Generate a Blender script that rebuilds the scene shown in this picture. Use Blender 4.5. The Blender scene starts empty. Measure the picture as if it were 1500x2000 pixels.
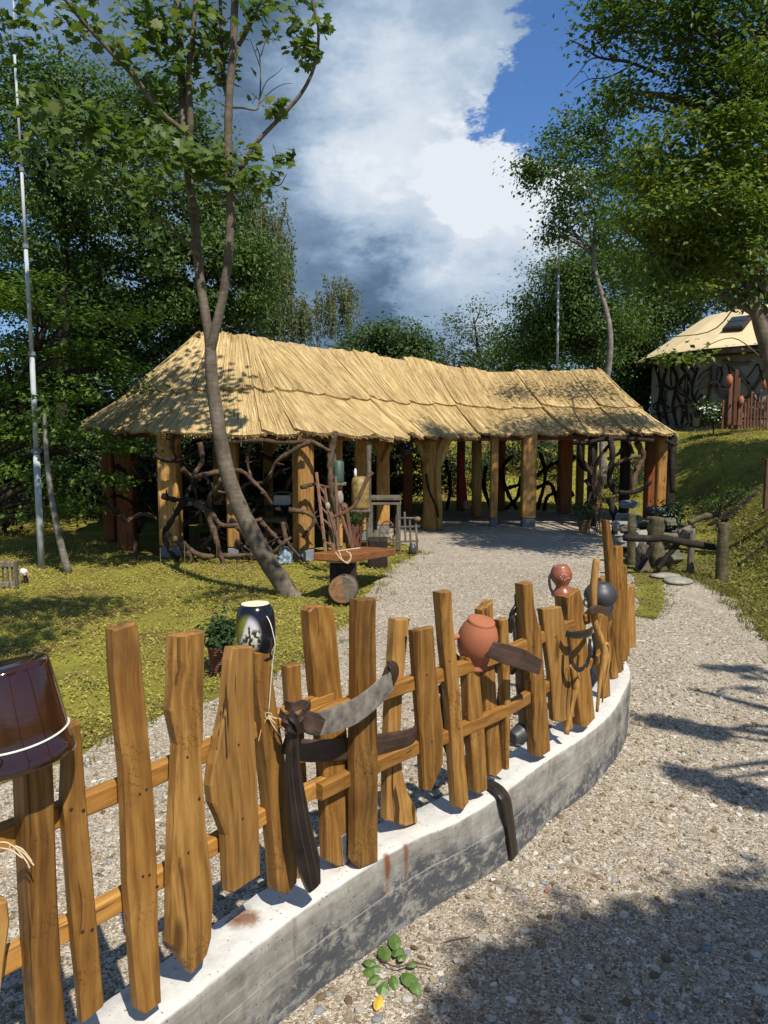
import bpy, math, random
import numpy as np
from mathutils import Matrix, Vector, Quaternion

R = math.radians
rng = np.random.default_rng(7)
random.seed(7)
scene = bpy.context.scene
col = scene.collection

# ------------------------------------------------------------------ camera
CAM_H, PITCH, FPX = 1.7, R(5.7), 1450.0          # FPX: focal length in pixels of the 1500x2000 frame
cam_d = bpy.data.cameras.new('camera')
cam_d.sensor_fit = 'VERTICAL'; cam_d.sensor_height = 36.0; cam_d.lens = FPX / 2000 * 36
cam_d.clip_start = 0.05; cam_d.clip_end = 2000
cam = bpy.data.objects.new('camera', cam_d); col.objects.link(cam)
cam.location = (0, 0, CAM_H); cam.rotation_euler = (R(90) - PITCH, 0, 0)
scene.camera = cam

# ------------------------------------------------------------------ light
SUN_EL, SUN_AZ = R(54), R(151)                   # azimuth clockwise from +y: behind the camera, to the right
sun_dir = Vector((math.sin(SUN_AZ) * math.cos(SUN_EL), math.cos(SUN_AZ) * math.cos(SUN_EL), math.sin(SUN_EL)))
sl = bpy.data.lights.new('sun', 'SUN'); sl.energy = 5.0; sl.angle = R(0.53); sl.color = (1.0, 0.94, 0.84)
so = bpy.data.objects.new('sun', sl); col.objects.link(so)
so.rotation_euler = (-sun_dir).to_track_quat('-Z', 'Y').to_euler()
so.location = (6, -8, 14)
scene.view_settings.view_transform = 'Standard'; scene.view_settings.look = 'None'
scene.view_settings.exposure = 0.28; scene.view_settings.gamma = 1.0
scene.view_settings.use_curve_mapping = False

FW = np.array([0, math.cos(PITCH), -math.sin(PITCH)]); UP = np.array([0, math.sin(PITCH), math.cos(PITCH)])
EYE = np.array([0, 0, CAM_H])
def ray(px, py): return np.array([1.0, 0, 0]) * (px - 750) / FPX + UP * (1000 - py) / FPX + FW
def at(px, py, y):                                # the place at distance y along the ground that shows at a photo pixel
    d = ray(px, py); return EYE + d * (y / d[1])
def gnd(px, py, z=0.0):
    d = ray(px, py); return EYE + d * ((z - CAM_H) / d[2])

# ------------------------------------------------------------------ node helpers
def nd(nt, t, ins=None, **props):
    n = nt.nodes.new(t)
    for k, v in props.items(): setattr(n, k, v)
    for k, v in (ins or {}).items():
        s = n.inputs[k]
        if isinstance(v, bpy.types.NodeSocket): nt.links.new(v, s)
        else: s.default_value = v
    return n
def mth(nt, op, a, b=0.0, c=0.0, clamp=False):
    return nd(nt, 'ShaderNodeMath', {0: a, 1: b, 2: c}, operation=op, use_clamp=clamp).outputs[0]
def c4(c): return (*c, 1.0) if len(c) == 3 else c
def mix(nt, f, a, b, blend='MIX'):
    if isinstance(a, (tuple, list)): a = c4(a)
    if isinstance(b, (tuple, list)): b = c4(b)
    return nd(nt, 'ShaderNodeMix', {0: f, 6: a, 7: b}, data_type='RGBA', blend_type=blend).outputs[2]
def ramp(nt, f, stops, interp='LINEAR'):
    n = nd(nt, 'ShaderNodeValToRGB', {0: f}); cr = n.color_ramp; cr.interpolation = interp
    while len(cr.elements) < len(stops): cr.elements.new(0.5)
    for e, (p, c) in zip(cr.elements, stops):
        e.position = p; e.color = c4(c) if not isinstance(c, float) else (c, c, c, 1)
    return n.outputs[0]
def noise(nt, v, scale, detail=4.0, rough=0.55, dist=0.0):
    return nd(nt, 'ShaderNodeTexNoise', {'Vector': v, 'Scale': scale, 'Detail': detail, 'Roughness': rough, 'Distortion': dist}).outputs[0]
def vmap(nt, v, scale=(1, 1, 1), loc=(0, 0, 0), rot=(0, 0, 0)):
    return nd(nt, 'ShaderNodeMapping', {'Vector': v, 'Scale': scale, 'Location': loc, 'Rotation': rot}).outputs[0]
def smooth(nt, v, a, b, lo=0.0, hi=1.0):
    return nd(nt, 'ShaderNodeMapRange', {0: v, 1: a, 2: b, 3: lo, 4: hi}, interpolation_type='SMOOTHSTEP').outputs[0]
def bump(nt, h, s=0.4, d=0.01):
    return nd(nt, 'ShaderNodeBump', {'Height': h, 'Strength': s, 'Distance': d}).outputs[0]
def objco(nt, jitter=9.0):
    tc = nd(nt, 'ShaderNodeTexCoord').outputs['Object']
    if not jitter: return tc, None
    r = nd(nt, 'ShaderNodeObjectInfo').outputs['Random']
    off = nd(nt, 'ShaderNodeCombineXYZ', {0: mth(nt, 'MULTIPLY', r, jitter), 1: mth(nt, 'MULTIPLY', r, jitter * 1.7), 2: mth(nt, 'MULTIPLY', r, jitter * 2.3)}).outputs[0]
    return nd(nt, 'ShaderNodeVectorMath', {0: tc, 1: off}, operation='ADD').outputs[0], r
def sep(nt, v): return nd(nt, 'ShaderNodeSeparateXYZ', {0: v}).outputs
def newmat(name):
    m = bpy.data.materials.new(name); m.use_nodes = True
    nt = m.node_tree; nt.nodes.clear()
    out = nd(nt, 'ShaderNodeOutputMaterial')
    b = nd(nt, 'ShaderNodeBsdfPrincipled')
    nt.links.new(b.outputs[0], out.inputs[0])
    return m, nt, b, out
def setb(nt, b, **kw):
    for k, v in kw.items():
        k = {'color': 'Base Color', 'rough': 'Roughness', 'metal': 'Metallic', 'normal': 'Normal', 'spec': 'Specular IOR Level', 'coat': 'Coat Weight'}[k]
        if isinstance(v, bpy.types.NodeSocket): nt.links.new(v, b.inputs[k])
        else: b.inputs[k].default_value = c4(v) if k == 'Base Color' else v

# ------------------------------------------------------------------ sky: Nishita plus a procedural cloud deck
world = bpy.data.worlds.new('World'); scene.world = world; world.use_nodes = True
nt = world.node_tree; nt.nodes.clear()
wout = nd(nt, 'ShaderNodeOutputWorld')
sky = nd(nt, 'ShaderNodeTexSky', sky_type='NISHITA', sun_disc=False)
sky.sun_elevation = SUN_EL; sky.sun_rotation = SUN_AZ; sky.air_density = 1.2; sky.dust_density = 0.3; sky.ozone_density = 4.0
skyc = mix(nt, 1.0, sky.outputs[0], (0.78, 1.05, 1.42), 'MULTIPLY')
d0 = nd(nt, 'ShaderNodeTexCoord').outputs['Generated']
d0 = nd(nt, 'ShaderNodeVectorMath', {0: d0}, operation='NORMALIZE').outputs[0]
flat = vmap(nt, d0, (1, 1, 1.9))
wn = nd(nt, 'ShaderNodeTexNoise', {'Vector': flat, 'Scale': 5.0, 'Detail': 7.0, 'Roughness': 0.6}).outputs[1]
wv = nd(nt, 'ShaderNodeVectorMath', {0: wn, 1: (0.5, 0.5, 0.5)}, operation='SUBTRACT').outputs[0]
wv = nd(nt, 'ShaderNodeVectorMath', {0: wv, 'Scale': 0.20}, operation='SCALE').outputs[0]
wn2 = nd(nt, 'ShaderNodeTexNoise', {'Vector': flat, 'Scale': 16.0, 'Detail': 6.0, 'Roughness': 0.65}).outputs[1]
wv2 = nd(nt, 'ShaderNodeVectorMath', {0: nd(nt, 'ShaderNodeVectorMath', {0: wn2, 1: (0.5, 0.5, 0.5)}, operation='SUBTRACT').outputs[0], 'Scale': 0.13}, operation='SCALE').outputs[0]
dw = nd(nt, 'ShaderNodeVectorMath', {0: d0, 1: nd(nt, 'ShaderNodeVectorMath', {0: wv, 1: wv2}, operation='ADD').outputs[0]}, operation='ADD').outputs[0]
dw = nd(nt, 'ShaderNodeVectorMath', {0: dw}, operation='NORMALIZE').outputs[0]
def blobs(lst):
    acc = None
    for px, py, rad, w in lst:
        v = ray(px, py); v = v / np.linalg.norm(v)
        dot = nd(nt, 'ShaderNodeVectorMath', {0: dw, 1: tuple(v)}, operation='DOT_PRODUCT').outputs['Value']
        s = smooth(nt, dot, math.cos(rad / FPX), 1.0, 0.0, w)
        acc = s if acc is None else mth(nt, 'ADD', acc, s)
    return acc
big = noise(nt, flat, 1.7, 5.0, 0.5)
fine = noise(nt, flat, 5.5, 7.0, 0.58)
cov = mth(nt, 'ADD', mth(nt, 'MULTIPLY', big, 0.55), mth(nt, 'MULTIPLY', fine, 0.45))
cov = mth(nt, 'ADD', cov, blobs([(1120, 150, 170, -0.55), (960, 262, 95, -0.55), (1040, 215, 90, -0.40), (1230, 130, 260, -0.55), (1120, 20, 150, -0.4), (860, 110, 270, 0.45), (1000, 90, 90, 0.10),
                                 (985, 360, 150, 0.60), (1050, 330, 110, 0.35), (700, 300, 420, 0.40), (500, 250, 420, 0.4), (850, 560, 320, 0.45), (1350, 250, 220, -0.30), (1050, 420, 150, 0.3)]))
cov = smooth(nt, cov, 0.22, 0.80)
bri = mth(nt, 'ADD', mth(nt, 'MULTIPLY', big, 0.20), mth(nt, 'MULTIPLY', fine, 0.38))
bri = mth(nt, 'ADD', bri, 0.23)
bri = mth(nt, 'ADD', bri, blobs([(985, 330, 150, 0.34), (735, 300, 270, 0.27), (840, 160, 240, 0.15), (940, 520, 210, 0.22), (1040, 420, 160, .20), (430, 150, 330, -0.18), (520, 430, 220, -0.10), (700, 380, 120, .12),
                                 (800, 470, 130, -0.12), (600, 40, 200, -0.06), (800, 610, 150, -0.16), (650, 560, 150, -0.12), (900, 20, 160, -0.04), (860, 560, 120, .10)]))
clc = ramp(nt, bri, [(0.20, (0.065, 0.115, 0.190)), (0.36, (0.13, 0.205, 0.32)), (0.52, (0.25, 0.36, 0.51)), (0.72, (0.45, 0.57, 0.72)), (1.0, (0.84, 0.90, 0.97))])
clc = mix(nt, 1.0, clc, (10, 10, 10), 'MULTIPLY')
final = mix(nt, cov, skyc, clc)
bg = nd(nt, 'ShaderNodeBackground', {0: final, 1: 0.078})
nt.links.new(bg.outputs[0], wout.inputs[0])

# ------------------------------------------------------------------ mesh helpers
class MB:
    """Collects pieces of one mesh (vertices in world space)."""
    def __init__(s): s.V = []; s.L = []; s.C = []; s.M = []; s.S = []; s.n = 0
    def add(s, V, faces=None, mi=0, st=None, loops=None, counts=None):
        V = np.asarray(V, float).reshape(-1, 3)
        if faces is not None:
            loops = np.fromiter((i for f in faces for i in f), int); counts = np.fromiter((len(f) for f in faces), int)
        s.V.append(V); s.L.append(np.asarray(loops, int) + s.n); s.C.append(np.asarray(counts, int))
        s.M.append(np.full(len(counts), mi, int)); s.S.append(np.zeros((len(V), 2)) if st is None else np.asarray(st, float)); s.n += len(V)
        return s
    def build(s, name, mats, parent=None, origin=None, rot=None, smooth_=False, flat_caps=True):
        V = np.concatenate(s.V); L = np.concatenate(s.L); C = np.concatenate(s.C); M = np.concatenate(s.M); S = np.concatenate(s.S)
        if origin is None: origin = parent_world(parent).translation if parent else Vector(V.mean(0))
        mw = Matrix.Translation(Vector(origin)) @ (rot.to_matrix().to_4x4() if rot is not None else Matrix())
        inv = np.array(mw.inverted()); Vl = V @ inv[:3, :3].T + inv[:3, 3]
        me = bpy.data.meshes.new(name)
        me.vertices.add(len(Vl)); me.vertices.foreach_set('co', Vl.astype(np.float32).ravel())
        me.loops.add(len(L)); me.loops.foreach_set('vertex_index', L.astype(np.int32))
        me.polygons.add(len(C)); st = np.concatenate([[0], np.cumsum(C)[:-1]])
        me.polygons.foreach_set('loop_start', st.astype(np.int32))
        me.polygons.foreach_set('material_index', M.astype(np.int32))
        me.polygons.foreach_set('use_smooth', (C <= 4) if smooth_ else np.zeros(len(C), bool))
        a = me.attributes.new('st', 'FLOAT2', 'POINT'); a.data.foreach_set('vector', S.astype(np.float32).ravel())
        for m in (mats if isinstance(mats, (list, tuple)) else [mats]): me.materials.append(m)
        me.update(calc_edges=True); me.validate()
        o = bpy.data.objects.new(name, me); col.objects.link(o)
        if parent:
            o.parent = parent; p = Vector((0, 0, 0)); q = parent
            o.matrix_basis = parent_world(parent).inverted() @ mw
        else: o.matrix_basis = mw
        return o
def parent_world(o):
    m = Matrix(); 
    while o: m = o.matrix_basis @ m; o = o.parent
    return m
def tag(o, label=None, cat=None, group=None, kind=None):
    if label: o['label'] = label
    if cat: o['category'] = cat
    if group: o['group'] = group
    if kind: o['kind'] = kind
    return o
def thing(name, label, cat, loc, group=None):
    o = bpy.data.objects.new(name, None); col.objects.link(o); o.empty_display_size = 0.1
    o.matrix_basis = Matrix.Translation(Vector(loc)); return tag(o, label, cat, group)

def spline(P, n=6):
    P = np.asarray(P, float)
    if len(P) < 3 or n < 2: return P
    Q = np.vstack([2 * P[0] - P[1], P, 2 * P[-1] - P[-2]]); out = []
    t = np.linspace(0, 1, n, endpoint=False)[:, None]
    for i in range(1, len(Q) - 2):
        a, b, c, d = Q[i - 1], Q[i], Q[i + 1], Q[i + 2]
        out.append(0.5 * (2 * b + (c - a) * t + (2 * a - 5 * b + 4 * c - d) * t ** 2 + (3 * b - a - 3 * c + d) * t ** 3))
    return np.vstack(out + [P[-1:]])
def tube(mb, P, r, n=8, mi=0, lump=0.0, cap=True):
    P = np.asarray(P, float); m = len(P); r = np.broadcast_to(np.asarray(r, float), (m,)) if np.ndim(r) == 0 or len(np.atleast_1d(r)) == m else np.interp(np.linspace(0, 1, m), np.linspace(0, 1, len(r)), r)
    T = np.gradient(P, axis=0); T /= np.linalg.norm(T, axis=1)[:, None] + 1e-9
    u = np.cross(T[0], [0.3, 1, 0.2]); u /= np.linalg.norm(u); rings = []; st = []
    ang = np.linspace(0, 2 * np.pi, n, endpoint=False)
    ln = np.concatenate([[0], np.cumsum(np.linalg.norm(np.diff(P, axis=0), axis=1))])
    for i in range(m):
        u = u - T[i] * u.dot(T[i]); u /= np.linalg.norm(u) + 1e-9; w = np.cross(T[i], u)
        rr = r[i] * (1 + lump * rng.uniform(-1, 1, n)) if lump else np.full(n, r[i])
        rings.append(P[i] + (np.cos(ang) * rr)[:, None] * u + (np.sin(ang) * rr)[:, None] * w)
        st.append(np.stack([ang * r.mean(), np.full(n, ln[i])], 1))
    V = np.vstack(rings); k = np.arange(n); kn = (k + 1) % n
    F = np.concatenate([np.stack([i * n + k, i * n + kn, (i + 1) * n + kn, (i + 1) * n + k], 1) for i in range(m - 1)])
    L = F.ravel(); C = np.full(len(F), 4)
    if cap:
        L = np.concatenate([L, k[::-1], (m - 1) * n + k]); C = np.concatenate([C, [n, n]])
    mb.add(V, mi=mi, st=np.vstack(st), loops=L, counts=C); return mb
def box(mb, c, size, rot=None, mi=0, ch=0.006):
    """A box with chamfered edges; rot is a 3x3 array of axes (rows)."""
    h = np.asarray(size, float) / 2; ch = min(ch, h.min() * 0.6); A = np.eye(3) if rot is None else np.asarray(rot, float)
    V = []; idx = {}
    for ax in range(3):
        for s in (-1, 1):
            for a in (-1, 1):
                for b in (-1, 1):
                    v = np.zeros(3); o = [i for i in range(3) if i != ax]
                    v[ax] = s * h[ax]; v[o[0]] = a * (h[o[0]] - ch); v[o[1]] = b * (h[o[1]] - ch)
                    sg = [0, 0, 0]; sg[ax] = s; sg[o[0]] = a; sg[o[1]] = b
                    idx[(ax, tuple(sg))] = len(V); V.append(v)
    F = []
    def face(ids):
        p = np.array([V[i] for i in ids]); nrm = np.cross(p[1] - p[0], p[2] - p[0])
        F.append(ids if nrm.dot(p.mean(0)) > 0 else ids[::-1])
    for ax in range(3):
        o = [i for i in range(3) if i != ax]
        for s in (-1, 1):
            q = []
            for a, b in ((-1, -1), (1, -1), (1, 1), (-1, 1)):
                sg = [0, 0, 0]; sg[ax] = s; sg[o[0]] = a; sg[o[1]] = b; q.append(idx[(ax, tuple(sg))])
            face(q)
    for ax in range(3):
        o = [i for i in range(3) if i != ax]
        for a in (-1, 1):
            for b in (-1, 1):
                q = []
                for s, w in ((-1, o[0]), (1, o[0]), (1, o[1]), (-1, o[1])):
                    sg = [0, 0, 0]; sg[ax] = s; sg[o[0]] = a; sg[o[1]] = b; q.append(idx[(w, tuple(sg))])
                face(q)
    for sx in (-1, 1):
        for sy in (-1, 1):
            for sz in (-1, 1): face([idx[(k, (sx, sy, sz))] for k in range(3)])
    mb.add(np.array(V) @ A + np.asarray(c, float), F, mi); return mb
def beam(mb, a, b, w, h, mi=0, ch=0.006, up=(0, 0, 1)):
    a = np.asarray(a, float); b = np.asarray(b, float); x = b - a; L = np.linalg.norm(x); x /= L
    y = np.cross(up, x); y /= np.linalg.norm(y); z = np.cross(x, y)
    return box(mb, (a + b) / 2, (L, w, h), np.stack([x, y, z]), mi, ch)
def lathe(mb, prof, n=32, c=(0, 0, 0), A=None, mi=0):
    """prof: list of (radius, height); turned about local z. A: 3x3 axes (rows)."""
    A = np.eye(3) if A is None else np.asarray(A, float); ang = np.linspace(0, 2 * np.pi, n, endpoint=False); V = []
    for r, z in prof: V.append(np.stack([np.cos(ang) * r, np.sin(ang) * r, np.full(n, z)], 1))
    m = len(prof); V = np.vstack(V) @ A + np.asarray(c, float); k = np.arange(n); kn = (k + 1) % n
    F = np.concatenate([np.stack([i * n + k, i * n + kn, (i + 1) * n + kn, (i + 1) * n + k], 1) for i in range(m - 1)])
    L = F.ravel(); C = np.full(len(F), 4)
    if prof[0][0] > 1e-4: L = np.concatenate([L, k[::-1]]); C = np.append(C, n)
    if prof[-1][0] > 1e-4: L = np.concatenate([L, (m - 1) * n + k]); C = np.append(C, n)
    mb.add(V, mi=mi, loops=L, counts=C); return mb
def axes(zdir, xhint=(1, 0, 0)):
    z = np.asarray(zdir, float); z /= np.linalg.norm(z); x = np.asarray(xhint, float); x = x - z * x.dot(z); x /= np.linalg.norm(x)
    return np.stack([x, np.cross(z, x), z])
def ribbon(mb, P, width, wdir, thick=0.006, mi=0, curve=0.0, taper=None, n=8):
    """A strap: centre line P (world), width direction per point or one vector, real thickness."""
    P = spline(P, n); m = len(P); W = np.asarray(wdir, float); W = np.broadcast_to(W, (m, 3)) if W.ndim == 1 else np.stack([np.interp(np.linspace(0, 1, m), np.linspace(0, 1, len(W)), W[:, i]) for i in range(3)], 1)
    T = np.gradient(P, axis=0); T /= np.linalg.norm(T, axis=1)[:, None]
    W = W - T * (W * T).sum(1)[:, None]; W = W / (np.linalg.norm(W, axis=1)[:, None] + 1e-9); Nn = np.cross(T, W)
    wd = np.interp(np.linspace(0, 1, m), np.linspace(0, 1, len(np.atleast_1d(width))), np.atleast_1d(width)) if np.ndim(width) else np.full(m, width)
    sec = [(-.5, -.35), (-.42, -.5), (.42, -.5), (.5, -.35), (.5, .35), (.42, .5), (.14, .62), (-.14, .62), (-.42, .5), (-.5, .35)]
    k = len(sec); V = np.stack([P + W * (wd * a)[:, None] + Nn * (thick * b + curve * wd * (a * a * 4))[:, None] for a, b in sec], 1).reshape(-1, 3)
    ln = np.concatenate([[0], np.cumsum(np.linalg.norm(np.diff(P, axis=0), axis=1))])
    st = np.stack([np.stack([wd * a, ln], 1) for a, b in sec], 1).reshape(-1, 2)
    F = [[i * k + j, i * k + (j + 1) % k, (i + 1) * k + (j + 1) % k, (i + 1) * k + j] for i in range(m - 1) for j in range(k)]
    F += [list(range(k))[::-1], [(m - 1) * k + j for j in range(k)]]
    mb.add(V, F, mi, st); return mb
def frames(nrm, tip):
    z = nrm / (np.linalg.norm(nrm, axis=1)[:, None] + 1e-9); x = tip - z * (tip * z).sum(1)[:, None]
    x /= np.linalg.norm(x, axis=1)[:, None] + 1e-9; return np.stack([x, np.cross(z, x), z], 1)
def scatter(mb, T, faces, P, A, size, mi=0):
    """Copies of a small template (verts T, faces) at points P with axes A (N,3,3) and sizes."""
    T = np.asarray(T, float); N = len(P); K = len(T)
    V = np.einsum('kj,nji->nki', T, A) * np.asarray(size)[:, None, None] + P[:, None, :]
    L = np.fromiter((i for f in faces for i in f), int); C = np.fromiter((len(f) for f in faces), int)
    Ls = (L[None, :] + (np.arange(N) * K)[:, None]).ravel()
    mb.add(V.reshape(-1, 3), mi=mi, loops=Ls, counts=np.tile(C, N)); return mb
LEAF = np.array([[0, 0, 0], [.45, -.28, .06], [1, 0, -.05], [.45, .28, .06]]); LEAF_F = [(0, 1, 2), (0, 2, 3)]
half = [(0, 0), (.05, .16), (-.02, .40), (.22, .30), (.34, .58), (.50, .34), (.62, .50), (.66, .20), (1.0, 0)]
MAPLE = np.array([(x, -y, -.06 * abs(y) * 3) for x, y in half] + [(x, y, -.06 * abs(y) * 3) for x, y in half[-2:0:-1]])
MAPLE_F = [tuple(list(range(9))), tuple([0] + list(range(8, 16)))]
# ------------------------------------------------------------------ materials
def wood(name, cols, grain=1.0, rough=0.5, crack=0.5, axis='Z', vary=0.34, saw=0.0):
    m, nt, b, o = newmat(name); v, r = objco(nt)
    sc = {'Z': (1, 1, .055), 'X': (.055, 1, 1), 'Y': (1, .055, 1)}[axis]
    warp = nd(nt, 'ShaderNodeTexNoise', {'Vector': v, 'Scale': 2.2, 'Detail': 2.0}).outputs[1]
    v2 = nd(nt, 'ShaderNodeVectorMath', {0: v, 1: nd(nt, 'ShaderNodeVectorMath', {0: warp, 'Scale': 0.10}, operation='SCALE').outputs[0]}, operation='ADD').outputs[0]
    g = vmap(nt, v2, tuple(x * grain for x in sc))
    f1 = noise(nt, g, 55, 6, 0.65); rings = nd(nt, 'ShaderNodeTexWave', {'Vector': g, 'Scale': 16.0, 'Distortion': 7.0, 'Detail': 3.0, 'Detail Scale': 1.5}, wave_type='BANDS', bands_direction='DIAGONAL').outputs[1]
    blot = noise(nt, v, 5.0, 4, 0.6)
    f1b = noise(nt, g, 170, 3, .6); f1 = mth(nt, 'ADD', mth(nt, 'MULTIPLY', f1, .6), mth(nt, 'MULTIPLY', f1b, .4)); f = mth(nt, 'ADD', mth(nt, 'MULTIPLY', f1, .62), mth(nt, 'MULTIPLY', rings, .13)); f = mth(nt, 'ADD', f, mth(nt, 'MULTIPLY', blot, .40))
    c = ramp(nt, f, [(.30, cols[0]), (.56, cols[1]), (.82, cols[2])])
    cr = smooth(nt, noise(nt, vmap(nt, v2, tuple((x if x < 1 else 1.0) * (0.5 if x < 1 else 1) for x in sc)), 30, 3, .6), .62, .665)
    c = mix(nt, mth(nt, 'MULTIPLY', cr, crack), c, tuple(x * .25 for x in cols[0]))
    knot = nd(nt, 'ShaderNodeTexVoronoi', {'Vector': vmap(nt, v, {'Z': (6, 6, 2.2), 'X': (2.2, 6, 6), 'Y': (6, 2.2, 6)}[axis]), 'Scale': 1.0}).outputs[0]
    c = mix(nt, smooth(nt, knot, .16, .05, 0, .75), c, tuple(x * .45 for x in cols[0]))
    grim = smooth(nt, noise(nt, vmap(nt, v, (1, 1, .5), loc=(5, 2, 1)), 7, 6, .7), .55, .72)
    c = mix(nt, mth(nt, 'MULTIPLY', grim, .45), c, tuple(x * .9 + .012 for x in cols[0]))
    c = mix(nt, 1.0, c, ramp(nt, r, [(0, (1 - vary, 1 - vary * 1.05, 1 - vary * 1.1)), (.5, (1, .98, .95)), (1, (1 + vary * .5, 1 + vary * .62, 1 + vary * .8))]), 'MULTIPLY')
    h = mth(nt, 'SUBTRACT', f1, cr)
    if saw:
        sw = nd(nt, 'ShaderNodeTexWave', {'Vector': v, 'Scale': 21.0, 'Distortion': 9.0, 'Detail': 4.0, 'Detail Scale': 2.2}, wave_type='BANDS', bands_direction='DIAGONAL').outputs[1]
        msk = mth(nt, 'MULTIPLY', smooth(nt, sw, .90, 1.0), smooth(nt, noise(nt, v, 6, 4), .52, .66))
        c = mix(nt, mth(nt, 'MULTIPLY', msk, saw), c, cols[0]); h = mth(nt, 'SUBTRACT', h, mth(nt, 'MULTIPLY', msk, .5))
    setb(nt, b, color=c, rough=ramp(nt, f1, [(.3, rough + .12), (.7, rough - .08)]), normal=bump(nt, h, .6, .004), spec=.25); return m
PINE = [(.070, .030, .008), (.235, .112, .026), (.41, .225, .062)]
M = {}
M['picket'] = wood('picket_wood', PINE, saw=.5)
M['picket_pale'] = wood('picket_rough_wood', [(.13, .062, .016), (.33, .17, .045), (.48, .27, .085)], crack=.9, rough=.6)
M['rail'] = wood('rail_wood', [(.15, .062, .014), (.36, .17, .038), (.50, .265, .07)], axis='X')
M['timber'] = wood('timber', [(.20, .088, .022), (.43, .225, .064), (.60, .36, .13)], rough=.55, saw=.3, grain=.6)
M['timber_red'] = wood('red_timber', [(.12, .032, .010), (.26, .085, .026), (.36, .14, .05)], rough=.6, grain=.6)
M['log'] = wood('peeled_log', [(.26, .15, .04), (.48, .30, .09), (.60, .42, .16)], rough=.6, grain=.5)
M['plank'] = wood('bench_plank', [(.09, .030, .010), (.20, .075, .022), (.30, .13, .045)], axis='X')
M['oldwood'] = wood('old_tool_wood', [(.06, .030, .018), (.16, .085, .05), (.26, .15, .09)], rough=.75, crack=.8)
M['darkwood'] = wood('dark_old_wood', [(.010, .007, .005), (.030, .021, .016), (.065, .048, .036)], rough=.75)
M['greywood'] = wood('weathered_wood', [(.05, .04, .03), (.13, .11, .085), (.24, .21, .17)], rough=.8, crack=.9)
M['redpicket'] = wood('red_picket', [(.05, .022, .013), (.13, .052, .028), (.20, .085, .045)], rough=.6)
M['handle'] = wood('worn_handle', [(.10, .06, .03), (.24, .15, .08), (.36, .25, .14)], rough=.6, crack=.8)

def bark(name, cols, scale=1.0, ring=.5, rough=.85, depth=.012):
    m, nt, b, o = newmat(name); v, r = objco(nt, 5)
    n1 = noise(nt, vmap(nt, v, (1, 1, .45)), 14 * scale, 7, .65); n2 = noise(nt, v, 3 * scale, 4, .6); n3 = noise(nt, vmap(nt, v, (.6, .6, 3.5)), 7 * scale, 4, .7)
    f = mth(nt, 'ADD', mth(nt, 'MULTIPLY', n1, .45), mth(nt, 'MULTIPLY', n2, .55)); f = mth(nt, 'ADD', f, mth(nt, 'MULTIPLY', mth(nt, 'SUBTRACT', n3, .5), ring))
    c = ramp(nt, f, [(.30, cols[0]), (.52, cols[1]), (.72, cols[2])])
    setb(nt, b, color=c, rough=rough, normal=bump(nt, mth(nt, 'ADD', n1, mth(nt, 'MULTIPLY', n3, ring)), .55, depth), spec=.2); return m
M['bark'] = bark('maple_bark', [(.060, .048, .032), (.135, .11, .080), (.235, .20, .155)])
M['bark_dark'] = bark('dark_bark', [(.018, .014, .010), (.045, .036, .027), (.09, .075, .058)])
M['bark_pale'] = bark('pale_bark', [(.08, .07, .055), (.20, .18, .15), (.36, .34, .30)])
M['twist'] = bark('twisted_branch', [(.030, .019, .012), (.085, .055, .034), (.17, .118, .076)], 1.6)
M['twist_dark'] = bark('dark_twisted_branch', [(.010, .008, .007), (.026, .020, .016), (.055, .044, .035)], 1.6)
M['moss_stump'] = bark('mossy_wood', [(.028, .024, .012), (.085, .072, .038), (.19, .165, .10)], 1.2)

def plain(name, c, rough=.6, metal=0.0, var=.25, scale=12, bmp=.15, coat=0.0, spec=.5):
    m, nt, b, o = newmat(name); v, r = objco(nt, 3); n = noise(nt, v, scale, 5, .6)
    setb(nt, b, color=ramp(nt, n, [(.3, tuple(x * (1 - var) for x in c)), (.7, tuple(min(1, x * (1 + var)) for x in c))]), rough=rough, metal=metal, normal=bump(nt, n, bmp, .004), coat=coat, spec=spec); return m
M['clay'] = plain('terracotta', (.36, .125, .062), .75, var=.14, scale=9, bmp=.08, spec=.25)
M['clay_glaze'] = plain('glazed_terracotta', (.27, .085, .045), .32, var=.15, scale=20, bmp=.05)
M['iron_pot'] = plain('black_fired_clay', (.042, .043, .048), .48, var=.25, scale=18, bmp=.12)
M['metal'] = plain('galvanised_steel', (.42, .43, .44), .45, 0.9, .2, 30)
M['screw'] = plain('screw_steel', (.10, .085, .07), .5, .9)
M['concrete_foot'] = plain('grey_post_foot', (.17, .19, .21), .8)
M['mast'] = plain('mast_grey', (.40, .43, .44), .75, .0, .12, 4, .02)
M['cream'] = plain('cream_roof_shingle', (.68, .54, .31), .7, var=.10, scale=2, bmp=.1)
M['plaster'] = plain('grey_plaster', (.25, .24, .20), .9, var=.12, scale=4)
M['string'] = plain('twine', (.55, .43, .26), .9, var=.2, scale=80)
M['white_string'] = plain('white_string', (.72, .68, .60), .8, var=.1, scale=80)
M['white'] = plain('off_white', (.68, .66, .60), .6, var=.1)
M['green_lid'] = plain('pale_green_cloth', (.20, .32, .16), .8)
M['teal'] = plain('teal_ceramic', (.05, .085, .065), .5)
M['ochre'] = plain('ochre_ceramic', (.24, .165, .05), .6, var=.6)
M['red_cloth'] = plain('red_cloth', (.32, .045, .02), .85)
M['black'] = plain('black_rubber', (.012, .012, .013), .6)
M['rock'] = plain('pale_limestone', (.42, .39, .33), .85, var=.2, scale=14, bmp=.5)
M['rock_grey'] = plain('grey_slate', (.19, .20, .205), .8, var=.25, scale=18, bmp=.5)
M['rock_moss'] = plain('mossy_rock', (.11, .105, .065), .9, var=.5, scale=7, bmp=.6)
M['rock_slab'] = plain('weathered_slab', (.27, .25, .20), .9, var=.4, scale=9, bmp=.5)
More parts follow.
